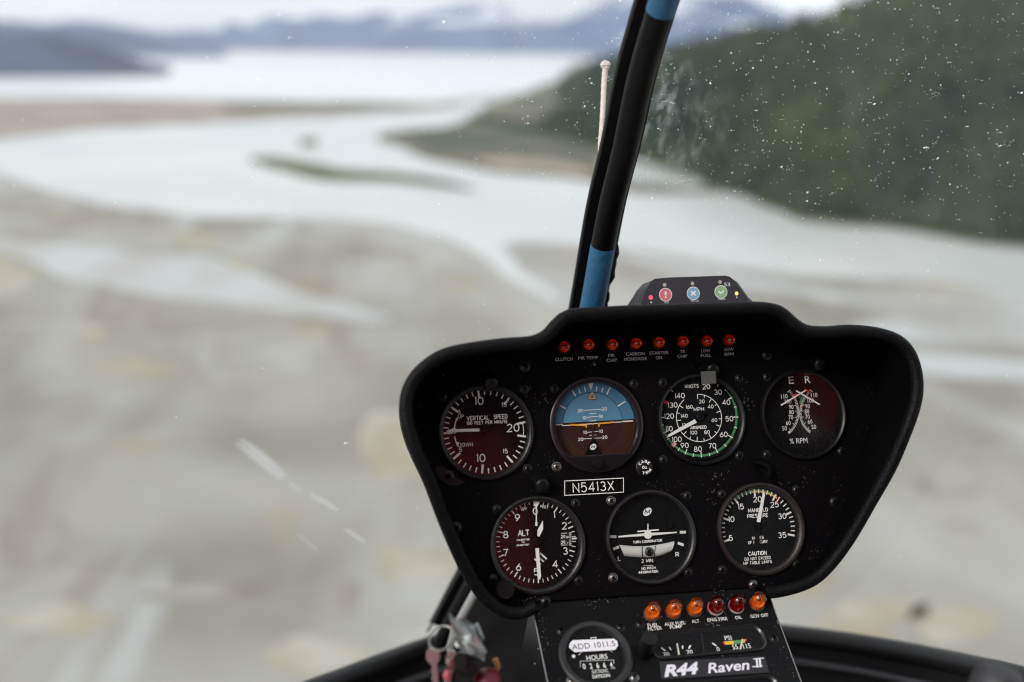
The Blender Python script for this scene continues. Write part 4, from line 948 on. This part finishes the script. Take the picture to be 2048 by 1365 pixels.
# yaw string outside the windshield
ys = [at(1211, 132, .90), at(1208, 170, .90), at(1206, 215, .895), at(1203, 260, .89), at(1200, 300, .885), at(1204, 340, .885)]
t = thing('yaw_string', 'short pale wool string with a knot taped outside beside the centre post', 'string', Matrix.Translation(ys[0])); iv = Matrix.Translation(-ys[0])
WOOL = mat('pale wool', (.74, .66, .63), .9, bump=.8, bscale=900, vary=.25, vscale=200)
sp = spline([iv @ p for p in ys], 10); b = MB(); b.tube(sp, [.0027-.0008*i/len(sp)+.00015*math.sin(i*1.9) for i in range(len(sp))], WOOL, 10, up=(1, 0, 0)); b.build('wool', t, True)
b = MB()
for dx, dy, r_ in ((-.0015, .0006, .0036), (.0014, .0010, .0034), (.0002, -.0016, .0036), (-.0005, .0022, .0028)):
    b.lathe([(1e-6, -r_), (r_*.7, -r_*.7), (r_, 0), (r_*.7, r_*.7), (1e-6, r_)], WOOL, 12, M=Matrix.Translation((dx, 0, dy)))
b.build('knot', t, True)

# lower frame bow
FR = mat('frame satin black', (.008, .008, .009), .4, spec=.4, bump=.15); RAIL = mat('grey rail', (.045, .045, .05), .4, spec=.4)
bow = thing('nose_frame', 'black curved lower windshield frame with a grey inner rail sweeping behind the console', 'window frame', Matrix.Translation(at(1300, 1250, 1.2))); iv = Matrix.Translation(-at(1300, 1250, 1.2))
fr_px = [(120,1590,.84),(330,1500,.92),(500,1430,.98),(620,1382,1.03),(700,1352,1.07),(790,1318,1.11),(880,1288,1.15),(1000,1262,1.2),(1200,1245,1.24),(1400,1252,1.24),(1560,1268,1.2),(1700,1286,1.15),(1850,1313,1.08),(2000,1346,1.0),(2060,1362,.97),(2250,1430,.9),(2500,1540,.82)]
fc = spline([at(*p) for p in fr_px], 6)
b = MB(); b.tube([iv @ p for p in fc], .0115, FR, 14, up=(0, 0, 1)); b.build('bow', bow, True)
b = MB(); b.tube([iv @ (p + CU*(-.028) - CF*.012) for p in fc], .0050, RAIL, 10, up=(0, 0, 1)); b.build('rail', bow, True)
b = MB(); vs_ = []
for p in fc: vs_ += [iv @ (p-CU*.004), iv @ (p-CU*.035-CF*.01), iv @ (p-CU*.25-CF*.12), iv @ (p-CU*.45-CF*.5)]
b.add(vs_, [[i*4+j, i*4+j+1, i*4+5+j, i*4+4+j] for i in range(len(fc)-1) for j in range(3)], mat('nose liner', (.005, .005, .006), .55, spec=.2, bump=.3, bscale=60)); b.build('nose_liner', bow, True)
b = MB(); q = iv @ at(1995, 1372, .62); b.lathe([(.016, -.03), (.016, 0), (.0135, .008), (.007, .0125), (1e-6, .014)], mat('grey cap plastic', (.03, .03, .034), .5), 28, M=Matrix.Translation(q)); b.build('grey_cap', bow, True)
# struts beside the console
t = thing('side_struts', 'black and grey brackets behind the console beside the padded hood', 'bracket', Matrix.Translation(at(930, 1200, 1.08))); iv = Matrix.Translation(-at(930, 1200, 1.08))
b = MB(); b.tube([iv @ at(958, 1172, 1.0), iv @ at(912, 1255, 1.02), iv @ at(900, 1300, 1.03)], .0045, mat('pale strut', (.45, .46, .46), .4, metal=.5), 10); b.build('pale_strut', t, True)
b = MB(); b.prism([(iv @ at(x, y, 1.04)).to_2d() if False else (0, 0) for x, y in ((0, 0),)*3], FR, 0, 0) if False else None
P = [iv @ at(*p) for p in ((950,1190,1.06),(1080,1235,1.06),(1080,1400,1.06),(905,1400,1.06),(922,1270,1.06))]
b.add(P + [p + CF*.05 for p in P], [[0, 1, 2, 3, 4], [9, 8, 7, 6, 5]]+[[i, 5+i, 5+(i+1) % 5, (i+1) % 5] for i in range(5)], mat('bracket dark grey', (.007, .007, .008), .45, spec=.25)); b.build('bracket_plate', t)

# keys and ring
kz = .70
t = thing('key_bunch', 'blurred key ring with silver keys and a crumpled silver fob in front of the console', 'keys', Matrix.Translation(at(900, 1290, kz))); iv = Matrix.Translation(-at(900, 1290, kz))
b = MB(); cc = at(883, 1277, kz); ax = (CR*.93+CU*.2).normalized(); ay = (CU*.75+CF*.6).normalized()
b.tube([iv @ (cc + ax*.0088*math.cos(R(q)) + ay*.0088*math.sin(R(q))) for q in range(0, 361, 15)], .0008, mat('ring steel', (.28, .27, .25), .3, metal=1), 8); b.build('ring', t, True)
FOIL = mat('silver fob', (.30, .33, .33), .3, metal=.75, bump=.6, bscale=120)
bm = bmesh.new(); bmesh.ops.create_cube(bm, size=1.7); bmesh.ops.subdivide_edges(bm, edges=bm.edges[:], cuts=3, use_grid_fill=True)
for v in bm.verts:
    p = v.co.copy(); p += Vector((noise.noise(p*2.9), noise.noise(p*2.9+Vector((5, 1, 2))), noise.noise(p*2.1+Vector((9, 4, 2)))))*.55; nn = noise.noise(p*2.3)*.35; v.co = iv @ (at(936, 1277, kz) + CR*(p.x*(.0105+nn*.004)+p.y*-.003) + CU*(p.y*.0125+p.x*-.005+nn*.003) + CF*(p.z*.008))
me = bpy.data.meshes.new('fob'); bm.to_mesh(me); bm.free(); me.materials.append(FOIL); obj_from('fob', me, t, False)
def key(px, py, ln, m, rot, dz=0):
    b = MB(); M = Matrix.Translation(iv @ at(px, py, kz+dz)) @ Matrix((( CR.x, CU.x, -CF.x, 0), (CR.y, CU.y, -CF.y, 0), (CR.z, CU.z, -CF.z, 0), (0, 0, 0, 1))) @ Matrix.Rotation(R(rot), 4, 'Z')
    b.prism([(.0055*math.cos(R(q))*.9, .006*math.sin(R(q))) for q in range(0, 360, 30)], m, -.001, .001, M)
    sh = [(-.0022, -.005)] + [(-.0022+(.0012 if i % 2 else 0), -.005-ln*i/8) for i in range(1, 8)] + [(-.0015, -.005-ln), (.0015, -.005-ln), (.0025, -.007-ln+.004), (.0025, -.005)]
    b.prism(sh, m, -.0009, .0009, M); return b.build('key', t)
key(866, 1312, .022, mat('pinkish worn key', (.7, .55, .6), .25, metal=.9), 4); key(905, 1318, .024, CHROME, -14, .01); key(942, 1330, .02, CHROME, 20, .02); key(920, 1322, .026, DSTEEL, 12, .004)
b = MB(); M = Matrix.Translation(iv @ at(975, 1356, kz+.02)); b.lathe([(1e-6, -.008), (.009, -.006), (.010, 0), (.007, .004), (1e-6, .006)], mat('red plastic tag', (.10, .003, .01), .5), 20, M=M); b.build('red_tag', t, True)
b = MB(); M = Matrix.Translation(iv @ at(895, 1350, kz)); b.lathe([(1e-6, -.004), (.0032, -.0025), (.0035, 0), (.002, .003), (1e-6, .004)], mat('pink bead', (.35, .06, .09), .4), 14, M=M); b.build('red_tag', t, True)
b = MB(); b.tube([iv @ at(990, 1318, kz+.03), iv @ at(996, 1334, kz+.03), iv @ at(986, 1352, kz+.03)], .0022, mat('tan leather', (.35, .17, .06), .7), 8); b.build('tan_strap', t, True)
b = MB(); b.lathe([(.009, -.02), (.009, .004), (.007, .006), (1e-6, .006)], KNOB, 24, M=Matrix.Translation(iv @ at(932, 1332, kz+.01)) @ Matrix.Rotation(R(60), 4, 'X')); b.build('lock_barrel', t, True)

# ================================================================== UNSEEN PARTS behind the camera, added to shape reflections in the gauge glass
def rbox(name, a_, b_, m, parent, bev=.03):
    bm = bmesh.new(); bmesh.ops.create_cube(bm, size=1)
    for v in bm.verts: v.co = Vector(((a_[i]+b_[i])/2 + v.co[i]*(b_[i]-a_[i]) for i in range(3)))
    bmesh.ops.bevel(bm, geom=bm.edges[:], offset=bev, segments=3, affect='EDGES')
    me = bpy.data.meshes.new(name); bm.to_mesh(me); bm.free(); me.materials.append(m); return obj_from(name, me, parent, True)
REFLRED = mat('red reflection cloth', (.70, .035, .045), .8, bump=.5, bscale=300, vary=.2); SEATD = mat('dark seat leather', (.02, .012, .012), .5)
def seat(x, m, label):
    t = thing('seat', label, 'seat', Matrix.Translation((x, -.35, -.75)), 'unseen seats added for reflections')
    rbox('seat_cushion', (-.24, -.05, 0), (.24, .45, .14), SEATD, t); rbox('backrest', (-.24, -.16, .1), (.24, -.03, .82), m, t); rbox('headrest', (-.13, -.15, .84), (.13, -.05, 1.02), SEATD, t); return t
def added_seat(x, m, hw, top_, label):
    t = thing('seat', label, 'seat', Matrix.Translation((x, -.40, -.75)), 'unseen seats added for reflections')
    rbox('seat_cushion', (-hw, .0, 0), (hw, .5, .12), SEATD, t); rbox('backrest', (-hw, -.12, .1), (hw, .0, top_+.75), m, t); rbox('headrest', (-.13, -.12, top_+.77), (.13, -.04, top_+.93), SEATD, t); return t
added_seat(.10, REFLRED, .26, .27, 'unseen red cloth seat added to redden reflections in the gauge glass')  # added out of view; its red tints the gauge glass reflections
added_seat(.66, SEATD, .25, .30, 'unseen dark leather seat added to keep bright sky out of the gauge glass')  # added out of view to block bright sky from the gauge glass
cab = thing('reflection_blockers', 'unseen dark overhead and rear panels added to block sky from gauge reflections', 'cabin', Matrix.Translation((.3, -.5, 0)))
CAB = mat('dark blocker liner', (.012, .011, .012), .8, spec=.1)
rbox('roof_blocker', (-.45, -.9, .55), (1.1, .55, .60), CAB, cab); rbox('rear_blocker', (-.95, -.75, -1.0), (1.5, -.65, .54), CAB, cab)  # added blockers keep sky out of reflections; overhead one trimmed to admit sun
t = thing('red_reflection_block', 'unseen red block added to redden the reflection in the dual RPM gauge', 'red_reflection_block', Matrix.Translation((1.22, -.7, .38)))  # invented red block, out of view, for the red glow in gauge glass
rbox('body', (-.13, .12, -.12), (.16, .2, .25), REFLRED, t); rbox('red_side_block', (.165, .12, -.3), (.24, .2, .2), REFLRED, t)

exec_outside = True
# ================================================================== OUTSIDE
def gmat(name, build):
    m = bpy.data.materials.new(name); m.use_nodes = True; n = m.node_tree; build(n, n.nodes['Principled BSDF']); MATS[name] = m; return m
def nodes_noise(n, scale, detail=6, dist=0, vec=None, stretch=None):
    t = n.nodes.new('ShaderNodeTexCoord'); z = n.nodes.new('ShaderNodeTexNoise'); z.inputs['Scale'].default_value = scale; z.inputs['Detail'].default_value = detail; z.inputs['Distortion'].default_value = dist
    if stretch:
        mp_ = n.nodes.new('ShaderNodeMapping'); mp_.inputs['Rotation'].default_value = (0, 0, stretch[1]); mp_.inputs['Scale'].default_value = stretch[0]; n.links.new(t.outputs['Object'], mp_.inputs[0]); n.links.new(mp_.outputs[0], z.inputs['Vector'])
    else: n.links.new(t.outputs['Object'], z.inputs['Vector'])
    return z.outputs['Fac']
def mixc(n, fac, a_, b_, lo_=None, hi_=None):
    if lo_ is not None:
        r__ = n.nodes.new('ShaderNodeMapRange'); r__.inputs['From Min'].default_value = lo_; r__.inputs['From Max'].default_value = hi_; n.links.new(fac, r__.inputs['Value']); fac = r__.outputs[0]
    x = n.nodes.new('ShaderNodeMix'); x.data_type = 'RGBA'; n.links.new(fac, x.inputs[0])
    for k_, v in (('A', a_), ('B', b_)):
        if isinstance(v, tuple): x.inputs[k_].default_value = (*v, 1)
        else: n.links.new(v, x.inputs[k_])
    return x.outputs['Result']
def gravel(n, b_):
    c1 = mixc(n, nodes_noise(n, .017, 9, .5, stretch=((1, .6, 1), R(-35))), (.222, .210, .182), (.365, .362, .338), .36, .64)
    c2 = mixc(n, nodes_noise(n, .006, 6, .8, stretch=((1, .5, 1), R(-60))), c1, (.40, .40, .385), .50, .70)
    c2 = mixc(n, nodes_noise(n, .008, 6, .6), c2, (.28, .255, .23), .50, .72)
    c3 = mixc(n, nodes_noise(n, .021, 6, .3), c2, (.33, .27, .14), .60, .74)
    c4 = mixc(n, nodes_noise(n, .036, 6, 0), c3, (.19, .185, .14), .66, .80)
    c5 = mixc(n, nodes_noise(n, .03, 7, 1.0, stretch=((1, .25, 1), R(-58))), c4, (.235, .205, .185), .56, .74)
    c5 = mixc(n, nodes_noise(n, .022, 7, .8, stretch=((1, .2, 1), R(-68))), c5, (.42, .44, .44), .60, .72)
    n.links.new(c5, b_.inputs['Base Color']); b_.inputs['Roughness'].default_value = .9; b_.inputs['Specular IOR Level'].default_value = .2
GRAVEL = gmat('braided gravel', gravel)
def sand(n, b_):
    n.links.new(mixc(n, nodes_noise(n, .01, 6), (.24, .19, .17), (.33, .28, .25), .4, .6), b_.inputs['Base Color']); b_.inputs['Roughness'].default_value = .9
SAND = gmat('pinkish sandbar', sand)
def veg(n, b_):
    c1 = mixc(n, nodes_noise(n, .012, 6), (.05, .065, .035), (.15, .13, .085), .4, .62); n.links.new(c1, b_.inputs['Base Color']); b_.inputs['Roughness'].default_value = .9
VEG = gmat('scrub flat', veg)
def isl(n, b_):
    n.links.new(mixc(n, nodes_noise(n, .04, 5), (.055, .075, .025), (.13, .13, .07), .4, .65), b_.inputs['Base Color']); b_.inputs['Roughness'].default_value = .9
ISL = gmat('island scrub', isl)
def hillc(n, b_):
    c1 = mixc(n, nodes_noise(n, .009, 6, .5), (.008, .018, .016), (.030, .042, .018), .44, .62)
    c2 = mixc(n, nodes_noise(n, .05, 5), c1, (.02, .032, .018), .4, .7); n.links.new(c2, b_.inputs['Base Color']); b_.inputs['Roughness'].default_value = .9; b_.inputs['Specular IOR Level'].default_value = .2
HILL = gmat('forest hillside', hillc)
def waterc(n, b_):
    n.links.new(mixc(n, nodes_noise(n, .004, 5, .5), (.47, .495, .49), (.55, .565, .555), .4, .6), b_.inputs['Base Color']); b_.inputs['Roughness'].default_value = .22; b_.inputs['IOR'].default_value = 1.33
WATER = gmat('milky glacial water', waterc)
def mtn(n, b_, dark, pale, low_cloud=.62, hs=.0006):
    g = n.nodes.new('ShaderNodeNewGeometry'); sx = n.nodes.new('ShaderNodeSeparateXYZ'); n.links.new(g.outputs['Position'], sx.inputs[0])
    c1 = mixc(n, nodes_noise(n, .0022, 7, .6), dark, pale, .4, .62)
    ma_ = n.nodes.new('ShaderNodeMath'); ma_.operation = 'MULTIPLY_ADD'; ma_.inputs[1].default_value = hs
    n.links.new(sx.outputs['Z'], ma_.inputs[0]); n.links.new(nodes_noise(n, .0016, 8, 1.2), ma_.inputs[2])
    c2 = mixc(n, ma_.outputs[0], c1, (.78, .8, .83), low_cloud, low_cloud+.12); n.links.new(c2, b_.inputs['Base Color']); b_.inputs['Roughness'].default_value = .9  # white low cloud painted into the slope colour by height and noise
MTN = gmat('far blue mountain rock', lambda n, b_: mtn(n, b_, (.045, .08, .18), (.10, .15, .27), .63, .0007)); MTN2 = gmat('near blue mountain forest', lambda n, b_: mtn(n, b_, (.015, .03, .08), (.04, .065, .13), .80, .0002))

def tri_poly(name, pts, m, kind='structure', z=0.0, h=0.0):
    bm = bmesh.new(); vv = [bm.verts.new((p[0], p[1], GZ+z)) for p in pts]; f = bm.faces.new(vv)
    if f.normal.z < 0: f.normal_flip()
    bmesh.ops.triangulate(bm, faces=bm.faces[:]); me = bpy.data.meshes.new(name); bm.to_mesh(me); bm.free(); me.materials.append(m)
    o = obj_from(name, me); o['kind'] = kind; return o
def gp_(L_, sub=7, amp=.010):
    o_ = []
    for p in spline([G(*p) for p in L_], sub, closed=True):
        k_ = amp*p.length; q = Vector((p.x/55, p.y/55, 2)); o_.append((p.x + k_*noise.noise(q), p.y + k_*noise.noise(q+Vector((7, 3, 1)))*1.6))
    return o_
# ground to the horizon, camera stands over it
b = MB(); N = 60; S = 30000
b.add([(-S+2*S*i/N, -S+2*S*j/N, GZ) for j in range(N+1) for i in range(N+1)], [[j*(N+1)+i, j*(N+1)+i+1, (j+1)*(N+1)+i+1, (j+1)*(N+1)+i] for j in range(N) for i in range(N)], GRAVEL)
o = b.build('ground'); o['kind'] = 'structure'
lake = [(-500,190),(-100,196),(200,196),(500,200),(750,204),(850,205),(1000,190),(1150,165),(1300,140),(1350,118),(1200,112),(900,109),(600,106),(330,104),(262,112),(235,132),(150,148),(0,156),(-300,168)]
river = [(-200,310),(-90,291),(60,275),(200,260),(420,248),(640,236),(820,226),(900,218),(1000,195),(1080,180),(1200,190),(1200,300),(1300,330),(1500,370),(1700,400),(2048,450),(2500,520),(3000,620),(3000,760),(2500,680),(2048,590),(1850,568),(1650,556),(1500,540),(1350,512),(1250,500),(1130,490),(1050,487),(1010,500),(1050,545),(1105,592),(1090,600),(1020,560),(960,512),(900,478),(820,455),(700,440),(560,437),(400,430),(260,415),(150,396),(60,372),(0,350)]
chan = [(-300,440),(0,478),(120,492),(300,512),(430,520),(500,548),(560,575),(700,612),(780,640),(720,645),(560,622),(430,604),(300,590),(160,560),(60,525),(-50,498),(-300,460)]
def lakec(n, b_):
    n.links.new(mixc(n, nodes_noise(n, .0012, 5, .5, stretch=((.2, 1, 1), 0)), (.56, .60, .62), (.72, .74, .74), .4, .6), b_.inputs['Base Color']); b_.inputs['Roughness'].default_value = .25; b_.inputs['IOR'].default_value = 1.33
tri_poly('lake', gp_(lake), gmat('pale silty lake water', lakec), z=.2); tri_poly('river', gp_(river), WATER, z=.25)
def shallow(n, b_):
    f = mixc(n, nodes_noise(n, .018, 6, .8, stretch=((1, .5, 1), R(-60))), (.43, .455, .455), (.34, .33, .31), .38, .60); n.links.new(f, b_.inputs['Base Color']); b_.inputs['Roughness'].default_value = .4
SHAL = gmat('shallow water over gravel', shallow)
tri_poly('side_channel_water', gp_(chan), SHAL, z=.2)
tri_poly('side_channel_water', gp_([(1240,505),(1400,535),(1600,575),(1850,600),(2300,650),(2300,670),(1850,622),(1600,592),(1380,552)]), SHAL, z=.2)
tri_poly('side_channel_water', gp_([(1700,655),(1800,640),(2048,650),(2400,700),(2400,730),(2048,690),(1860,690),(1740,680)]), SHAL, z=.24)
tri_poly('side_channel_water', gp_([(1760,715),(1900,712),(2048,722),(2400,760),(2400,800),(2048,762),(1880,752),(1780,735)]), gmat('wet silt', lambda n, b_: (b_.inputs['Base Color'].__setattr__('default_value', (.45, .48, .48, 1)), b_.inputs['Roughness'].__setattr__('default_value', .35))), z=.2)
tri_poly('sandbar', gp_([(-400,206),(0,203),(200,200),(450,203),(700,207),(860,211),(800,219),(640,229),(420,241),(200,253),(60,268),(-90,284),(-400,320)]), SAND, z=.5)
def ochre(n, b_):
    n.links.new(mixc(n, nodes_noise(n, .05, 6), (.31, .285, .20), (.39, .37, .32), .38, .62), b_.inputs['Base Color']); b_.inputs['Roughness'].default_value = .9
OCH = gmat('dry grass on gravel', ochre)
def darkp(n, b_):
    n.links.new(mixc(n, nodes_noise(n, .05, 6), (.20, .18, .15), (.30, .28, .255), .4, .6), b_.inputs['Base Color']); b_.inputs['Roughness'].default_value = .9
DRK = gmat('dark scrub on gravel', darkp)
for cx_, cy_, rx_, ry_, m__ in ((185,672,28,22,OCH),(265,738,75,18,OCH),(30,560,60,30,OCH),(385,478,38,16,OCH),(800,900,80,70,OCH),(820,1125,90,42,OCH),(640,1320,110,36,OCH),(120,1235,90,30,OCH),
        (1900,1250,90,40,OCH),(1750,1225,110,26,OCH),(300,628,20,14,DRK),(1650,602,32,14,DRK),(1985,870,34,14,DRK),(690,1200,28,40,DRK),(700,505,120,10,DRK),(1330,545,120,12,DRK),(60,1080,80,50,DRK),(560,640,120,10,DRK),(200,430,130,10,DRK),(420,1190,140,16,DRK),(1900,980,70,18,DRK)):
    tri_poly('scrub_patch', gp_([(cx_+rx_*math.cos(R(q))*(1+.25*math.sin(q*1.7+cx_)), cy_+ry_*math.sin(R(q))*(1+.25*math.cos(q*2.3+cy_))) for q in range(0, 360, 40)], 5), m__, z=.12)
def mound(name, L_, m, hgt, label=None):
    pts = gp_(L_, 4, .004); cxx = sum(p[0] for p in pts)/len(pts); cyy = sum(p[1] for p in pts)/len(pts)
    b_ = MB(); vs_ = []; K = [(1, 0), (.9, .5), (.7, .85), (.4, 1), (.1, 1)]
    for f, hh in K:
        for i, p in enumerate(pts):
            vs_.append((cxx+(p[0]-cxx)*f, cyy+(p[1]-cyy)*f, GZ+.3+hgt*hh*(1+.5*noise.noise(Vector((p[0]*.05, p[1]*.05, f*3))))))
    n = len(pts); b_.add(vs_, [[j*n+i, j*n+(i+1) % n, (j+1)*n+(i+1) % n, (j+1)*n+i] for j in range(4) for i in range(n)]+[[4*n+i for i in range(n)]], m)
    o = b_.build(name, None, True); o['kind'] = 'structure'; return o
mound('sandbar_scrub', [(450,212),(600,208),(800,208),(850,213),(700,220),(520,226),(455,222)], VEG, 2)
mound('river_island', [(498,316),(540,315),(600,330),(680,347),(780,350),(890,362),(960,382),(900,372),(760,364),(640,362),(570,345),(510,328)], ISL, 3)
mound('river_island', [(598,284),(620,279),(640,285),(632,293),(608,293)], ISL, 3)
tri_poly('river_bank', gp_([(745,272),(800,262),(900,252),(950,228),(1000,200),(1100,165),(1190,122),(1500,125),(2048,300),(2400,420),(3000,520),(3000,560),(2400,530),(2048,499),(1930,484),(1800,461),(1620,447),(1540,418),(1470,392),(1400,390),(1260,384),(1180,364),(1080,354),(1000,347),(920,333),(860,318),(800,296)]), VEG, z=.6)
tri_poly('sandy_spit_patch', gp_([(960,322),(1050,318),(1150,330),(1180,352),(1080,346),(985,336)]), gmat('ochre sand', lambda n, b_: n.links.new(mixc(n, nodes_noise(n, .03, 5), (.22, .18, .11), (.36, .28, .2), .4, .6), b_.inputs['Base Color'])), z=.8)
tri_poly('pond_water', gp_([(1200,322),(1290,320),(1380,350),(1400,378),(1340,372),(1250,358)]), WATER, z=.8)

# hill on the right
foot_px = [(930,238),(990,250),(1080,268),(1180,290),(1290,325),(1400,362),(1500,395),(1600,430),(1750,448),(1900,472),(2048,492),(2300,525),(2700,560),(3200,600)]
ridge_y = {930:238,990:226,1080:194,1180:136,1290:110,1400:94,1500:78,1600:60,1750:4,1900:-70,2048:-130,2300:-200,2700:-230,3200:-240}
cols = []
for x, y in foot_px:
    f0 = G(x, y); dist = f0.length; rr = ray(x, ridge_y[x]); hd = Vector((rr.x, rr.y, 0)).length
    dr = math.hypot(f0.x, f0.y)*2.0+200; top_p = rr*(dr/hd); cols.append((f0, top_p))
A = 120; Bn = 46
ft = spline([c_[0] for c_ in cols], 9); rt = spline([c_[1] for c_ in cols], 9); A = len(ft)-1
HP = np.zeros((A+1, Bn+1, 3))
for i in range(A+1):
    for j in range(Bn+1):
        v_ = j/Bn*1.35; p = ft[i].lerp(rt[i], v_) ; zt = ft[i].z + (rt[i].z-ft[i].z)*(math.sin(min(v_, 1)*math.pi/2)**.85 if v_ <= 1 else 1-(v_-1)*.9)
        zt += (noise.noise(Vector((p.x*.004, p.y*.004, 1)))*26 + noise.noise(Vector((p.x*.013, p.y*.013, 5)))*9)*min(1, v_*3)*(1 if v_ < 1 else 1)*(.2 if abs(v_-1) < .12 else 1)*min(1, i/40)
        HP[i, j] = (p.x, p.y, zt-1.5*(j == 0))
b = MB(); b.add([tuple(q) for q in HP.reshape(-1, 3)], [[i*(Bn+1)+j, (i+1)*(Bn+1)+j, (i+1)*(Bn+1)+j+1, i*(Bn+1)+j+1] for i in range(A) for j in range(Bn)], HILL)
o = b.build('hill', None, True); o['kind'] = 'structure'
# forest: leaf clumps standing on the hill, one mass
rng = np.random.default_rng(5); NT = 7000
base = [(0, 0, 1)] + [(math.cos(q)*.5, math.sin(q)*.5, .45) for q in np.arange(0, 6.2, 6.283/5)] + [(math.cos(q+.6)*.42, math.sin(q+.6)*.42, .08) for q in np.arange(0, 6.2, 6.283/5)]
bf = [[0, 1+i, 1+(i+1) % 5] for i in range(5)] + [[1+i, 6+i, 1+(i+1) % 5] for i in range(5)] + [[1+(i+1) % 5, 6+i, 6+(i+1) % 5] for i in range(5)]
base = np.array(base); V = []; Fc = []
for q in range(NT):
    i = rng.uniform(0, A-.01); j = rng.uniform(0, 1)**1.3*(Bn*.78); i0, j0 = int(i), int(j); fi, fj = i-i0, j-j0
    p = HP[i0, j0]*(1-fi)*(1-fj)+HP[i0+1, j0]*fi*(1-fj)+HP[i0, j0+1]*(1-fi)*fj+HP[i0+1, j0+1]*fi*fj
    s = rng.uniform(5, 15); hgt = s*rng.uniform(1.0, 1.9)
    kf = min(1, .5+i/60); hgt *= kf; s *= kf
    vv = base*np.array([s, s, hgt])*(1+rng.uniform(-.18, .18, base.shape)) + p - np.array([0, 0, .8])
    Fc += [[len(V)*11+a_ for a_ in f] for f in bf]; V.append(vv)
me = bpy.data.meshes.new('forest'); me.from_pydata(np.concatenate(V).tolist(), [], Fc); 
def leafc(n, b_):
    c1 = mixc(n, nodes_noise(n, .0095, 7, .7), (.008, .019, .018), (.068, .084, .030), .42, .64)
    c2 = mixc(n, nodes_noise(n, .12, 5), c1, (.03, .045, .02), .4, .65); n.links.new(c2, b_.inputs['Base Color']); b_.inputs['Roughness'].default_value = .85; b_.inputs['Specular IOR Level'].default_value = .2
me.materials.append(gmat('forest leaves', leafc)); o = obj_from('forest', me); o['kind'] = 'stuff'

# mountains
def range_(name, ridge, base_y, dist, m, seed, rough=60):
    """ridge traced as bearings; the range stands at its own distance with real depth"""
    rp_ = spline([Vector((x, y, 0)) for x, y in ridge], 8); A = len(rp_)-1; Bk = 14; b_ = MB(); vs_ = []
    for i, q in enumerate(rp_):
        r1 = ray(q.x, q.y); hd = math.hypot(r1.x, r1.y); topz = r1.z/hd*dist; dx, dy = r1.x/hd, r1.y/hd
        for j in range(Bk+1):
            v_ = j/Bk*1.7; dd = dist*(.80+.2*v_); zz_ = (GZ-2)+(topz-GZ)*(v_**1.1 if v_ <= 1 else max(0, 1-(v_-1)*1.3))
            zz_ += noise.noise(Vector((dx*dd*.0012, dy*dd*.0012, seed)))*rough*min(1, v_*2)*(.25 if abs(v_-1) < .1 else 1)
            vs_.append((dx*dd, dy*dd, zz_))
    b_.add(vs_, [[i*(Bk+1)+j, (i+1)*(Bk+1)+j, (i+1)*(Bk+1)+j+1, i*(Bk+1)+j+1] for i in range(A) for j in range(Bk)], m)
    o = b_.build(name, None, True); o['kind'] = 'structure'; return o
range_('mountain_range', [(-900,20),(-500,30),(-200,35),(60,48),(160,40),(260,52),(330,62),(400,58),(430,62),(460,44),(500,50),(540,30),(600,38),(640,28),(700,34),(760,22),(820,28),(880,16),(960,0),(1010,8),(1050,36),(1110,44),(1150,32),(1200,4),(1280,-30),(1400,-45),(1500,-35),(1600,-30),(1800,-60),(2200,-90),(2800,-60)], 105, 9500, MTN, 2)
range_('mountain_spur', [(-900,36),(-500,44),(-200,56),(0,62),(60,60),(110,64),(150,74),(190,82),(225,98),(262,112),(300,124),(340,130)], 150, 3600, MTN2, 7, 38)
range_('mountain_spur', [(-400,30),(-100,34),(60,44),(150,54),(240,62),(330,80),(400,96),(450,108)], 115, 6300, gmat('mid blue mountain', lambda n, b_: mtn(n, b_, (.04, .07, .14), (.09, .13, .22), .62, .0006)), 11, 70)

# haze: one closed box of even air
lowest = GZ-4; hz = MB(); X = 14000
hz.box((-X, -800, lowest), (X, 17000, 760), MATS.setdefault('haze', bpy.data.materials.new('haze')))
hm = MATS['haze']; hm.use_nodes = True; n_ = hm.node_tree; n_.nodes.clear(); o_ = n_.nodes.new('ShaderNodeOutputMaterial'); pv = n_.nodes.new('ShaderNodeVolumePrincipled')
pv.inputs['Color'].default_value = (.80, .89, 1, 1); pv.inputs['Density'].default_value = .5/14000; pv.inputs['Anisotropy'].default_value = .2; n_.links.new(pv.outputs[0], o_.inputs['Volume'])
o = hz.build('haze'); o['kind'] = 'stuff'
